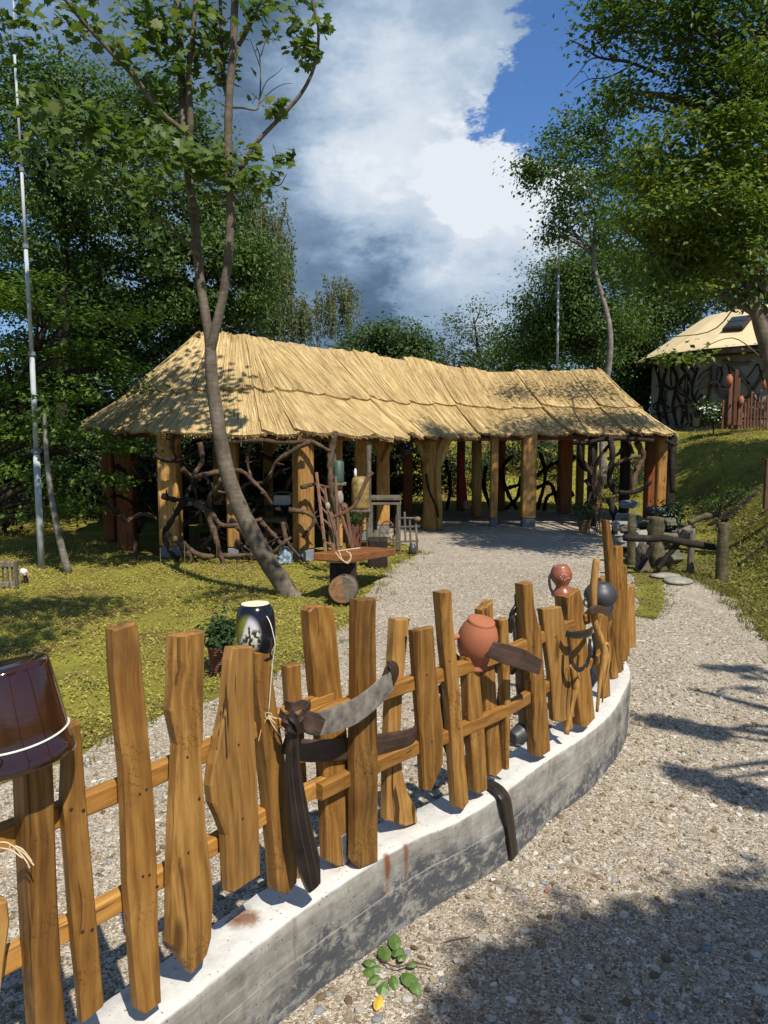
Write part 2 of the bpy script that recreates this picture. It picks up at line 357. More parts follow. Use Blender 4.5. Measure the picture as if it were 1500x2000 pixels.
M['petal'] = plain('white_petal', (.75, .75, .68), .7, var=.05)
M['petal_red'] = plain('red_petal', (.5, .06, .03), .7)
M['petal_blue'] = plain('blue_petal', (.16, .14, .42), .7)
M['yellow_leaf'] = plain('yellow_leaf', (.55, .34, .03), .6, var=.2, scale=40)
M['fresh_leaf'] = plain('fresh_leaf', (.085, .145, .035), .45, var=.3, scale=40, spec=.3)
M['suede'] = plain('grey_suede_strap', (.17, .15, .125), .95, var=.6, scale=22, bmp=.8, spec=.1)

def leather(name, c):
    m, nt, b, o = newmat(name); v, r = objco(nt, 0)
    st = nd(nt, 'ShaderNodeAttribute', attribute_name='st').outputs['Vector']; s = sep(nt, st)
    n = noise(nt, v, 60, 5, .6); n2 = noise(nt, v, 9, 4, .6)
    cc = ramp(nt, n2, [(.3, tuple(x * .5 for x in c)), (.7, tuple(x * 1.5 for x in c))])
    e = mth(nt, 'ABSOLUTE', s[0]); line = mth(nt, 'MULTIPLY', .25, mth(nt, 'MULTIPLY', smooth(nt, mth(nt, 'ABSOLUTE', mth(nt, 'SUBTRACT', e, .013)), .0014, .0006), mth(nt, 'GREATER_THAN', mth(nt, 'FRACT', mth(nt, 'MULTIPLY', s[1], 110.0)), .4)))
    cc = mix(nt, mth(nt, 'MULTIPLY', line, .8), cc, (.30, .26, .20))
    setb(nt, b, color=cc, rough=ramp(nt, n2, [(.3, .32), (.7, .55)]), normal=bump(nt, mth(nt, 'ADD', n, mth(nt, 'MULTIPLY', line, .8)), .35, .003)); return m
M['leather'] = leather('dark_leather', (.020, .013, .010))
M['leather_brown'] = leather('brown_leather', (.060, .034, .024))

m, nt, b, o = newmat('brown_glaze'); v, r = objco(nt, 0)
n = noise(nt, vmap(nt, v, (1, 1, 5)), 18, 3, .5)
setb(nt, b, color=ramp(nt, noise(nt, v, 8, 3), [(.3, (.020, .0065, .004)), (.7, (.038, .011, .006))]), rough=.09, coat=.6, normal=bump(nt, n, .10, .004)); M['brown_glaze'] = m

# black glazed jug: a painted oval with a landscape on its front (flat print on the glaze)
m, nt, b, o = newmat('painted_black_glaze'); tc = nd(nt, 'ShaderNodeTexCoord').outputs['Object']; s = sep(nt, tc)
ux, uz = s[0], s[2]
el = mth(nt, 'SQRT', mth(nt, 'ADD', mth(nt, 'POWER', mth(nt, 'DIVIDE', mth(nt, 'ADD', ux, .014), .036), 2.0), mth(nt, 'POWER', mth(nt, 'DIVIDE', mth(nt, 'ADD', uz, .000), .055), 2.0)))
msk = mth(nt, 'MULTIPLY', smooth(nt, el, 1.15, .70), mth(nt, 'LESS_THAN', s[1], 0.0))
scn = ramp(nt, mth(nt, 'ADD', mth(nt, 'MULTIPLY', uz, 8.0), .5), [(.05, (.20, .17, .09)), (.25, (.46, .44, .33)), (.55, (.62, .59, .55)), (.8, (.50, .46, .50)), (1, (.28, .24, .30))])
lf = noise(nt, tc, 70, 4, .6)
tree_m = mth(nt, 'MULTIPLY', smooth(nt, lf, .50, .56), smooth(nt, mth(nt, 'ABSOLUTE', mth(nt, 'ADD', uz, .012)), .036, .020))
scn = mix(nt, tree_m, scn, (.018, .035, .010))
trk = mth(nt, 'MULTIPLY', smooth(nt, mth(nt, 'ABSOLUTE', mth(nt, 'ADD', mth(nt, 'ADD', ux, .010), mth(nt, 'MULTIPLY', mth(nt, 'SUBTRACT', noise(nt, tc, 40), .5), .02))), .0045, .002), smooth(nt, uz, .03, .02))
scn = mix(nt, trk, scn, (.03, .022, .012))
scn = mix(nt, smooth(nt, mth(nt, 'ADD', ux, mth(nt, 'MULTIPLY', uz, -.4)), -.026, -.036), scn, (.17, .19, .02))
bc = mix(nt, msk, (.008, .007, .011), scn)
setb(nt, b, color=bc, rough=.16, coat=.1); M['jug_black'] = m
M['cream_glaze'] = plain('cream_clay_base', (.74, .66, .44), .5, var=.06, scale=30)

# concrete wall: pours, pores, dark formwork residue low on the front face and rust runs
m, nt, b, o = newmat('wall_concrete'); v = nd(nt, 'ShaderNodeTexCoord').outputs['Object']; s = sep(nt, v)
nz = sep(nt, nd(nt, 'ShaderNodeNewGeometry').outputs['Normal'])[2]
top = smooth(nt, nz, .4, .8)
big = noise(nt, v, 4, 6, .62); fine = noise(nt, v, 45, 6, .7); str_ = noise(nt, vmap(nt, v, (1.2, 1.2, 9)), 6, 5, .65)
pore = nd(nt, 'ShaderNodeTexVoronoi', {'Vector': v, 'Scale': 55.0, 'Randomness': 1.0}).outputs[0]
pm = mth(nt, 'MULTIPLY', smooth(nt, pore, .20, .10), mth(nt, 'GREATER_THAN', noise(nt, v, 13, 3), .50))
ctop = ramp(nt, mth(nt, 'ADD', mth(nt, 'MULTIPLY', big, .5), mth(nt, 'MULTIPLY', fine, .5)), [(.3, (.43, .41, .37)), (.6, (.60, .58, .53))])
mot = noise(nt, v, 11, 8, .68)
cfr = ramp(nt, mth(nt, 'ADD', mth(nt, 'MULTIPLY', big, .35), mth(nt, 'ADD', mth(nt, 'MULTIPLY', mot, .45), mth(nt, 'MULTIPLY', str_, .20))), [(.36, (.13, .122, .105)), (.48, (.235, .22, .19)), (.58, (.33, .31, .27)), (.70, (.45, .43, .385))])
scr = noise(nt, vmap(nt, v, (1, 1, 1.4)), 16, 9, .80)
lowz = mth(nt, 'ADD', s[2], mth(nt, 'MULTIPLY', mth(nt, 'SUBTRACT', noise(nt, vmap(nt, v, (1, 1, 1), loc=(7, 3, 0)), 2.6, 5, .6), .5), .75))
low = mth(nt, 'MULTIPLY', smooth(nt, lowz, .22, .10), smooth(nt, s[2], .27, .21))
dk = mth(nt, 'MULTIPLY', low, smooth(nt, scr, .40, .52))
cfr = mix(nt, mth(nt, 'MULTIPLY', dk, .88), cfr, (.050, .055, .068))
seamz = smooth(nt, mth(nt, 'ABSOLUTE', mth(nt, 'SUBTRACT', s[2], mth(nt, 'ADD', .165, mth(nt, 'MULTIPLY', mth(nt, 'SUBTRACT', big, .5), .02)))), .004, .001)
cfr = mix(nt, mth(nt, 'MULTIPLY', seamz, .5), cfr, (.46, .44, .40))
drip = noise(nt, vmap(nt, v, (6, 6, .5)), 4, 5, .65)
cfr = mix(nt, mth(nt, 'MULTIPLY', smooth(nt, drip, .58, .70), .5), cfr, (.15, .105, .06))
wht = mth(nt, 'MULTIPLY', smooth(nt, noise(nt, vmap(nt, v, (1, 1, 3), loc=(3, 1, 0)), 7, 6, .7), .54, .66), .35)
cfr = mix(nt, wht, cfr, (.46, .45, .42))
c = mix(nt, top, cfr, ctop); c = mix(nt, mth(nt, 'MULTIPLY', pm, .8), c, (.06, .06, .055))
WALL_STAINS = []                                  # filled in below: rust where steel meets the concrete
M['concrete'] = m; CONC = (nt, b, c, fine, pm, str_, v)

# gravel
def gravel_mat(name, tint=1.0):
    m, nt, b, o = newmat(name); v = nd(nt, 'ShaderNodeTexCoord').outputs['Object']
    w = nd(nt, 'ShaderNodeTexNoise', {'Vector': v, 'Scale': 30.0, 'Detail': 2.0}).outputs[1]
    v2 = nd(nt, 'ShaderNodeVectorMath', {0: v, 1: nd(nt, 'ShaderNodeVectorMath', {0: w, 'Scale': .02}, operation='SCALE').outputs[0]}, operation='ADD').outputs[0]
    a = nd(nt, 'ShaderNodeTexVoronoi', {'Vector': v2, 'Scale': 165.0}); e = nd(nt, 'ShaderNodeTexVoronoi', {'Vector': v2, 'Scale': 40.0})
    ca = sep(nt, a.outputs[1]); ce = sep(nt, e.outputs[1])
    stops = [(0, (.17, .135, .095)), (.3, (.31, .26, .19)), (.6, (.45, .39, .30)), (.85, (.57, .51, .42)), (1, (.72, .68, .60))]
    stops = [(p, tuple(x * tint for x in c)) for p, c in stops]
    c1 = ramp(nt, ca[0], stops); c2 = ramp(nt, ce[0], stops)
    usebig = mth(nt, 'GREATER_THAN', ce[1], .84); c = mix(nt, usebig, c1, c2)
    gap = smooth(nt, a.outputs[0], .50, .85); c = mix(nt, mth(nt, 'MULTIPLY', gap, mth(nt, 'SUBTRACT', .40, mth(nt, 'MULTIPLY', usebig, .4))), c, (.13, .105, .075))
    damp = noise(nt, v, .9, 5, .6); c = mix(nt, 1.0, c, ramp(nt, damp, [(.3, (.84, .82, .80)), (.65, (1.05, 1.04, 1.02))]), 'MULTIPLY')
    h = mth(nt, 'SUBTRACT', 1.0, a.outputs[0])
    setb(nt, b, color=c, rough=.9, normal=bump(nt, mth(nt, 'ADD', h, mth(nt, 'MULTIPLY', ca[1], .6)), .6, .009), spec=.2); return m
M['gravel'] = gravel_mat('gravel')
m, nt, b, o = newmat('gravel_stone'); r = nd(nt, 'ShaderNodeObjectInfo').outputs['Random']; v = nd(nt, 'ShaderNodeTexCoord').outputs['Object']
c = ramp(nt, r, [(0, (.13, .090, .052)), (.2, (.24, .18, .11)), (.5, (.35, .28, .185)), (.74, (.43, .36, .26)), (.84, (.29, .285, .275)), (.94, (.53, .49, .42)), (1, (.68, .65, .58))])
setb(nt, b, color=mix(nt, noise(nt, v, 3, 4), c, mix(nt, 1.0, c, (.7, .7, .7), 'MULTIPLY')), rough=.85, spec=.25); M['stone'] = m

M['chip'] = plain('slate_chip', (.40, .37, .315), .85, var=.3, scale=2, bmp=.3)
# soil under the lawn
m, nt, b, o = newmat('mossy_soil'); v = nd(nt, 'ShaderNodeTexCoord').outputs['Object']
n1 = noise(nt, v, 1.3, 6, .6); n2 = noise(nt, v, 26, 5, .7)
c = ramp(nt, n1, [(.35, (.15, .105, .035)), (.5, (.19, .175, .03)), (.68, (.24, .23, .035))]); c = mix(nt, smooth(nt, n2, .5, .75), c, (.06, .045, .02))
setb(nt, b, color=c, rough=.95, normal=bump(nt, n2, .7, .02), spec=.1); M['soil'] = m

def leafmat(name, cols, trans=.38, rough=.5, spec=.35):
    m, nt, b, o = newmat(name)
    r = nd(nt, 'ShaderNodeNewGeometry').outputs['Random Per Island']; oi = nd(nt, 'ShaderNodeObjectInfo').outputs['Random']
    r = mth(nt, 'FRACT', mth(nt, 'ADD', r, oi))
    c = ramp(nt, r, [(i / (len(cols) - 1), x) for i, x in enumerate(cols)])
    setb(nt, b, color=c, rough=rough, spec=spec)
    t = nd(nt, 'ShaderNodeBsdfTranslucent', {0: mix(nt, 1.0, c, (1.25, 1.35, .55), 'MULTIPLY')})
    mx = nd(nt, 'ShaderNodeMixShader', {0: trans, 1: b.outputs[0], 2: t.outputs[0]}); nt.links.new(mx.outputs[0], o.inputs[0]); return m
M['leaf_maple'] = leafmat('maple_leaf', [(.050, .095, .022), (.080, .135, .030), (.105, .160, .038), (.15, .18, .040)], .45)
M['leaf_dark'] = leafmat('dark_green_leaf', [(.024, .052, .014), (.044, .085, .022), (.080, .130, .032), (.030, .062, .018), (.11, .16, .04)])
M['leaf_mid'] = leafmat('mid_green_leaf', [(.036, .078, .016), (.064, .120, .024), (.105, .170, .034), (.046, .092, .022), (.145, .205, .042)])
M['leaf_bright'] = leafmat('bright_green_leaf', [(.060, .120, .018), (.105, .180, .026), (.165, .24, .036), (.075, .14, .022)])
M['leaf_yellow'] = leafmat('yellow_green_leaf', [(.055, .115, .018), (.090, .150, .022), (.19, .205, .026), (.070, .13, .020), (.13, .175, .024)])
M['leaf_shade_tint'] = leafmat('shade_tinted_bush_leaf', [(.012, .026, .008), (.022, .042, .012), (.032, .058, .016), (.016, .032, .010)], .25)  # leaf green darkened so that sunlit bushes look as if in shade
M['leaf_birch'] = leafmat('birch_leaf', [(.080, .110, .040), (.115, .145, .055), (.16, .18, .075)])
M['leaf_grey'] = leafmat('grey_green_leaf', [(.06, .085, .04), (.085, .11, .052), (.11, .135, .065)])
M['lawn'] = leafmat('lawn_leaf', [(.17, .16, .030), (.28, .24, .045), (.40, .34, .075), (.27, .17, .065), (.19, .195, .035), (.46, .39, .11), (.23, .22, .04)], .18, .6, .2)
M['lawn_hill'] = leafmat('hill_grass_leaf', [(.085, .105, .024), (.145, .150, .034), (.22, .20, .048), (.16, .125, .045), (.11, .13, .028), (.27, .24, .07)], .25, .6, .2)
M['litter'] = leafmat('dry_leaf', [(.16, .085, .03), (.26, .15, .05), (.33, .24, .07), (.12, .07, .03)], .15)
M['potplant'] = leafmat('pot_plant_leaf', [(.018, .045, .012), (.035, .075, .02), (.05, .10, .026)])

# thatch: reeds running down the slope (st = across, down in metres)
m, nt, b, o = newmat('thatch_reed'); st = nd(nt, 'ShaderNodeAttribute', attribute_name='st').outputs['Vector']
oi = nd(nt, 'ShaderNodeObjectInfo').outputs['Random']
s3 = nd(nt, 'ShaderNodeVectorMath', {0: st, 1: nd(nt, 'ShaderNodeCombineXYZ', {0: mth(nt, 'MULTIPLY', oi, 37.0), 1: mth(nt, 'MULTIPLY', oi, 11.0)}).outputs[0]}, operation='ADD').outputs[0]
a1 = noise(nt, vmap(nt, s3, (1, .022, 1)), 52, 4, .65); a2 = noise(nt, vmap(nt, s3, (1, .10, 1)), 9, 4, .6); a3 = noise(nt, s3, 2.2, 4, .6)
f = mth(nt, 'ADD', mth(nt, 'MULTIPLY', a1, .62), mth(nt, 'MULTIPLY', a2, .26)); f = mth(nt, 'ADD', f, mth(nt, 'MULTIPLY', a3, .12))
c = ramp(nt, f, [(.36, (.10, .062, .026)), (.45, (.33, .225, .095)), (.54, (.52, .385, .18)), (.66, (.70, .55, .30))])
seam = smooth(nt, noise(nt, vmap(nt, s3, (1, .012, 1)), 17, 2, .5), .655, .70)
c = mix(nt, mth(nt, 'MULTIPLY', seam, .75), c, (.09, .05, .018))
wth = smooth(nt, noise(nt, vmap(nt, s3, (1, .35, 1)), 1.1, 6, .65), .48, .66)
c = mix(nt, mth(nt, 'MULTIPLY', wth, .75), c, mix(nt, 1.0, c, (.62, .60, .58), 'MULTIPLY'))
c = mix(nt, 1.0, c, ramp(nt, oi, [(0, (.86, .84, .82)), (1, (1.06, 1.05, 1.04))]), 'MULTIPLY')
setb(nt, b, color=c, rough=.75, normal=bump(nt, mth(nt, 'SUBTRACT', a1, seam), .8, .02), spec=.2); M['thatch'] = m
m, nt, b, o = newmat('straw'); r = nd(nt, 'ShaderNodeNewGeometry').outputs['Random Per Island']
setb(nt, b, color=ramp(nt, r, [(0, (.28, .18, .075)), (.3, (.50, .36, .155)), (.75, (.62, .46, .21)), (1, (.73, .58, .32))]), rough=.7, spec=.2); M['straw'] = m
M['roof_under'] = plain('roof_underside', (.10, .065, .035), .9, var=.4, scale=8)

m, nt, b, o = newmat('wicker'); v, r = objco(nt, 0)
w1 = nd(nt, 'ShaderNodeTexWave', {'Vector': v, 'Scale': 24.0, 'Distortion': 1.5}, bands_direction='Z').outputs[1]
setb(nt, b, color=ramp(nt, w1, [(0, (.05, .012, .006)), (.6, (.17, .045, .02)), (1, (.25, .08, .035))]), rough=.6, normal=bump(nt, w1, .8, .01)); M['wicker'] = m
m, nt, b, o = newmat('blue_print'); v, r = objco(nt, 0)
setb(nt, b, color=ramp(nt, noise(nt, v, 22, 4, .7), [(.35, (.03, .05, .10)), (.5, (.22, .32, .42)), (.62, (.55, .6, .62)), (.7, (.3, .08, .06))]), rough=.6); M['blue_print'] = m
m, nt, b, o = newmat('window_glass'); setb(nt, b, color=(.05, .07, .10), rough=.04, spec=1.0, metal=.35); M['glass'] = m
m, nt, b, o = newmat('log_end'); v, r = objco(nt, 0); s = sep(nt, v)
rad = mth(nt, 'SQRT', mth(nt, 'ADD', mth(nt, 'POWER', s[0], 2.0), mth(nt, 'POWER', s[1], 2.0)))
rg = noise(nt, nd(nt, 'ShaderNodeCombineXYZ', {0: mth(nt, 'MULTIPLY', rad, 60.0), 1: mth(nt, 'MULTIPLY', noise(nt, v, 6), 2.0)}).outputs[0], 2.0, 3)
setb(nt, b, color=ramp(nt, rg, [(.35, (.13, .060, .024)), (.65, (.30, .155, .07))]), rough=.8); M['log_end'] = m
# ------------------------------------------------------------------ terrain
def softp(d, k=.35): return np.logaddexp(0, np.asarray(d) / k) * k
BX_Y = np.array([-20, 0, 5, 6.4, 8.7, 11, 14, 17, 20, 60]); BX_X = np.array([4.0, 3.6, 3.3, 3.5, 4.15, 4.9, 6.1, 7.1, 5.8, 5.0])
def hill(x, y):
    x = np.asarray(x, float); y = np.asarray(y, float)
    d1 = (x - np.interp(y, BX_Y, BX_X)) * .93; d2 = np.where(x > -4, (y - 19.6) * .9 - np.clip(1.5 - x, 0, 9) * .5, -9)
    d = np.maximum(d1, d2); d = np.maximum(d, 0); t = d * d / (d + .5)
    return 2.12 * (1 - np.exp(-t / 1.35))
def fbm(x, y, s=1.0):
    v = 0; a = 1
    for k in range(4):
        v = v + a * np.sin(x * s * 1.7 ** k * 1.3 + 1.7 * k + 2 * np.sin(y * s * 1.7 ** k * .9 + k)) * np.cos(y * s * 1.7 ** k * 1.1 + k * .7); a *= .55
    return v
gx = np.unique(np.concatenate([np.linspace(-90, -14, 14), np.linspace(-14, 16, 121), np.linspace(16, 90, 14)]))
gy = np.unique(np.concatenate([np.linspace(-30, -2, 8), np.linspace(-2, 32, 131), np.linspace(32, 130, 12)]))
X, Y = np.meshgrid(gx, gy); Hh = hill(X, Y); Z = Hh + .05 * fbm(X, Y, 1.1) * np.clip(Hh * 2, 0, 1) - .012
nx, ny = len(gx), len(gy); ii = np.arange(nx * ny).reshape(ny, nx)
q = np.stack([ii[:-1, :-1], ii[:-1, 1:], ii[1:, 1:], ii[1:, :-1]], -1).reshape(-1, 4)
g = MB().add(np.stack([X, Y, Z], -1), loops=q.ravel(), counts=np.full(len(q), 4)).build('ground', M['soil'], origin=(0, 0, 0), smooth_=True); tag(g, kind='structure')
def zat(x, y): return hill(x, y) - .012

def inpoly(px, py, poly):
    poly = np.asarray(poly); ins = np.zeros(len(px), bool); j = len(poly) - 1
    for i in range(len(poly)):
        xi, yi = poly[i]; xj, yj = poly[j]
        c = ((yi > py) != (yj > py)) & (px < (xj - xi) * (py - yi) / (yj - yi + 1e-12) + xi); ins ^= c; j = i
    return ins
def sheet(name, poly, z, mat, jit=.05, step=.12):
    P = np.asarray(poly, float); Q = []
    for a, b in zip(P, np.roll(P, -1, 0)):
        n = max(1, int(np.linalg.norm(b - a) / step)); Q += [a + (b - a) * t for t in np.linspace(0, 1, n, endpoint=False)]
    Q = np.array(Q); Q = Q + jit * np.stack([fbm(Q[:, 0] * 5, Q[:, 1] * 5), fbm(Q[:, 1] * 5 + 3, Q[:, 0] * 5)], 1)
    o = MB().add(np.column_stack([Q, np.full(len(Q), z)]), [list(range(len(Q)))]).build(name, mat, origin=(0, 0, 0)); return tag(o, kind='structure')
lawn_edge_px = [(830, 1078), (770, 1105), (728, 1150), (692, 1205), (600, 1290), (442, 1352), (293, 1411), (170, 1467), (0, 1535)]
lawn_edge = [tuple(gnd(*p)[:2]) for p in lawn_edge_px]
toe = [tuple(gnd(*p)[:2]) for p in [(1292, 1118), (1372, 1136), (1425, 1165), (1500, 1248)]]
yard = [(-7, 2.6)] + lawn_edge[::-1] + [(.2, 12.2), (-.6, 14.6), (1.2, 17.2), (5.2, 17.6), (5.9, 15.0), (4.3, 12.2)] + toe + [(2.95, 4.6), (3.1, 2), (3.4, -1), (3, -6), (-7, -6)]
sheet('gravel_yard', yard, .004, M['gravel'])
verge_px = [(1212, 1092), (1250, 1085), (1290, 1108), (1300, 1182), (1282, 1210), (1247, 1205), (1244, 1140)]
verge = [tuple(gnd(*p)[:2]) for p in verge_px]
sheet('verge', verge, .012, M['soil'], .03, .08)

# ------------------------------------------------------------------ concrete wall under the fence
CV = spline(np.array([(-2.3, -.7, 0), (-1.5, .42, 0), (-.93, 1.17, 0), (-.55, 1.64, 0), (-.265, 2.05, 0), (.08, 2.44, 0), (.29, 2.63, 0), (.518, 2.862, 0), (.745, 3.15, 0), (.96, 3.40, 0),
                      (1.13, 3.63, 0), (1.29, 3.90, 0), (1.43, 4.20, 0), (1.525, 4.50, 0), (1.57, 4.80, 0), (1.575, 4.98, 0)]), 14)[:, :2]
CT = np.gradient(CV, axis=0); CT /= np.linalg.norm(CT, axis=1)[:, None]; CN = np.stack([CT[:, 1], -CT[:, 0]], 1)    # CN points to the path side
WZ = .30
sec = [(0, -.08), (.0, .05), (-.003, .10), (.002, .15), (-.002, .20), (.0, .25), (-.001, .288), (-.012, .30), (-.06, .301), (-.11, .2985), (-.165, .30), (-.178, .288), (-.18, .05), (-.18, -.08)]
nv = len(sec); V = []
for i, (p, nrm) in enumerate(zip(CV, CN)):
    for j, (o_, z_) in enumerate(sec):
        k = 0 if j in (0, nv - 1) else 1
        dz = .006 * math.sin(i * .13) * (z_ > .2) + .0012 * k * rng.normal(); do = .0012 * rng.normal() * k + .004 * math.sin(i * .21 + z_ * 9)
        V.append((p[0] + nrm[0] * (o_ + do), p[1] + nrm[1] * (o_ + do), z_ + dz))
F = [[i * nv + j, (i + 1) * nv + j, (i + 1) * nv + j + 1, i * nv + j + 1] for i in range(len(CV) - 1) for j in range(nv - 1)]
F += [list(range(nv)), [(len(CV) - 1) * nv + j for j in range(nv)][::-1]]
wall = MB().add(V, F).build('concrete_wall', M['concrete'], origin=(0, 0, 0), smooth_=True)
tag(wall, 'low curved pale concrete wall with rust stains under the picket fence', 'wall')
nt, b, c, fine, pm, str_, v = CONC
for (px, py, z, rad, zs, amt) in [(478, 1795, .3, .065, 1, .9), (455, 1800, .3, .03, 1, .6), (768, 1672, .3, .016, .13, .95), (805, 1655, .3, .014, .11, .85), (1000, 1540, .3, .02, .4, .3), (250, 1945, .3, .03, 1, .3)]:
    p = gnd(px, py, z)
    if zs < .5: p = np.append(CV[np.argmin(np.linalg.norm(CV - p[:2], axis=1))], .285); rad *= 1.35
    dv = nd(nt, 'ShaderNodeVectorMath', {0: nd(nt, 'ShaderNodeVectorMath', {0: v, 1: tuple(p)}, operation='SUBTRACT').outputs[0], 1: (1, 1, zs)}, operation='MULTIPLY').outputs[0]
    ln = nd(nt, 'ShaderNodeVectorMath', {0: dv}, operation='LENGTH').outputs['Value']
    ln = mth(nt, 'ADD', ln, mth(nt, 'MULTIPLY', mth(nt, 'SUBTRACT', noise(nt, v, 35, 4, .6), .5), rad * .9))
    c = mix(nt, mth(nt, 'MULTIPLY', smooth(nt, ln, rad, rad * .25), amt), c, (.17, .058, .014))
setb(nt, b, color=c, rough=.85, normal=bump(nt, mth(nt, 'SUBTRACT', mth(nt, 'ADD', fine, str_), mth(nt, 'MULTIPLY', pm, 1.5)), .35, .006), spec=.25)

# ------------------------------------------------------------------ picket fence
fence = thing('picket_fence', 'honey brown rustic picket fence of uneven boards along the concrete wall', 'fence', (0, 3, .3))
def on_curve(mx, my, off):
    """Index of the place on the wall line, OFF behind its front edge, that shows at a photo pixel."""
    P = CV - CN * off; d = ray(mx, my); xs = d[0] / d[1] * P[:, 1]; e = np.abs(P[:, 0] - xs) + 1e3 * (P[:, 1] < .4)
    return int(np.argmin(e))
def fence_plane(mx, my, off, ybase=None):
    i = on_curve(mx, my, off)
    if ybase is not None: i = int(np.argmin(np.abs((CV - CN * off)[:, 1] - ybase)))
    p = np.append(CV[i] - CN[i] * off, 0.0)
    if ybase is not None: p = np.append(at(mx, my, ybase)[:2], 0.0)
    n = np.append(CN[i], 0.0); vd = -p.copy(); vd[2] = 0; vd /= np.linalg.norm(vd)
    while n.dot(vd) < .55: n = n + .08 * vd; n /= np.linalg.norm(n)
    return p, n
def onplane(px, py, p, n):
    d = ray(px, py); t = n.dot(p - EYE) / n.dot(d); return EYE + d * t
def board(mb, pts, n, thick, ch=.005, mi=0):
    """A board cut to an outline (world points in a vertical plane, seen from n), with thickness behind it and eased front edges."""
    P = np.array(pts); m = len(P); e1 = np.roll(P, -1, 0) - P; e1 /= np.linalg.norm(e1, axis=1)[:, None] + 1e-9; e0 = np.roll(e1, 1, 0)
    inn = np.cross(n, e0 + e1); inn /= np.linalg.norm(inn, axis=1)[:, None] + 1e-9
    cen = P.mean(0); area = np.sum(np.cross(P - cen, np.roll(P, -1, 0) - cen) @ n)
    if area < 0: inn = -inn
    A = P + inn * ch; B = P - n * ch; C = P - n * (thick - ch); D = P - n * thick + inn * ch
    V = np.vstack([A, B, C, D]); F = [list(range(m)), [3 * m + i for i in range(m)][::-1]]
    for r in range(3): F += [[r * m + i, (r + 1) * m + i, (r + 1) * m + (i + 1) % m, r * m + (i + 1) % m] for i in range(m)]
    if area < 0: F = [f[::-1] for f in F]
    mb.add(V, F, mi)
def dens(out, jit=.6):
    """Outline with extra points on the long edges, a hair uneven."""
    o = []; 
    for a, b in zip(out, out[1:] + out[:1]):
        a = np.array(a, float); b = np.array(b, float); L = np.linalg.norm(b - a); n = max(1, int(L / 60))
        o.append(a)
        for t in np.arange(1, n) / n: o.append(a + (b - a) * t + rng.normal(0, jit, 2))
    return o
def picket(out, off=.012, thick=.038, mat='picket', yb=None, name='picket', ch=.005, jit=.6, parent=None):
    mx = np.mean([p[0] for p in out]); my = np.mean([p[1] for p in out])
    bx, by = max(out, key=lambda p: p[1])
    if yb == 'base': yb = gnd(bx, by, WZ + .012)[1]
    p, n = fence_plane(mx, my, off, yb)
    W = [onplane(px, py, p, n) for px, py in dens(out, jit)]
    mb = MB(); board(mb, W, n, thick, ch)
    ax = axes(n, (0, 0, 1)); rot = Matrix(((-n[1], -n[0], 0), (n[0], -n[1], 0), (0, 0, 1))).to_quaternion()
    org = np.array(W).mean(0)
    return mb.build(name, M[mat], parent or fence, origin=org, rot=rot), p, n
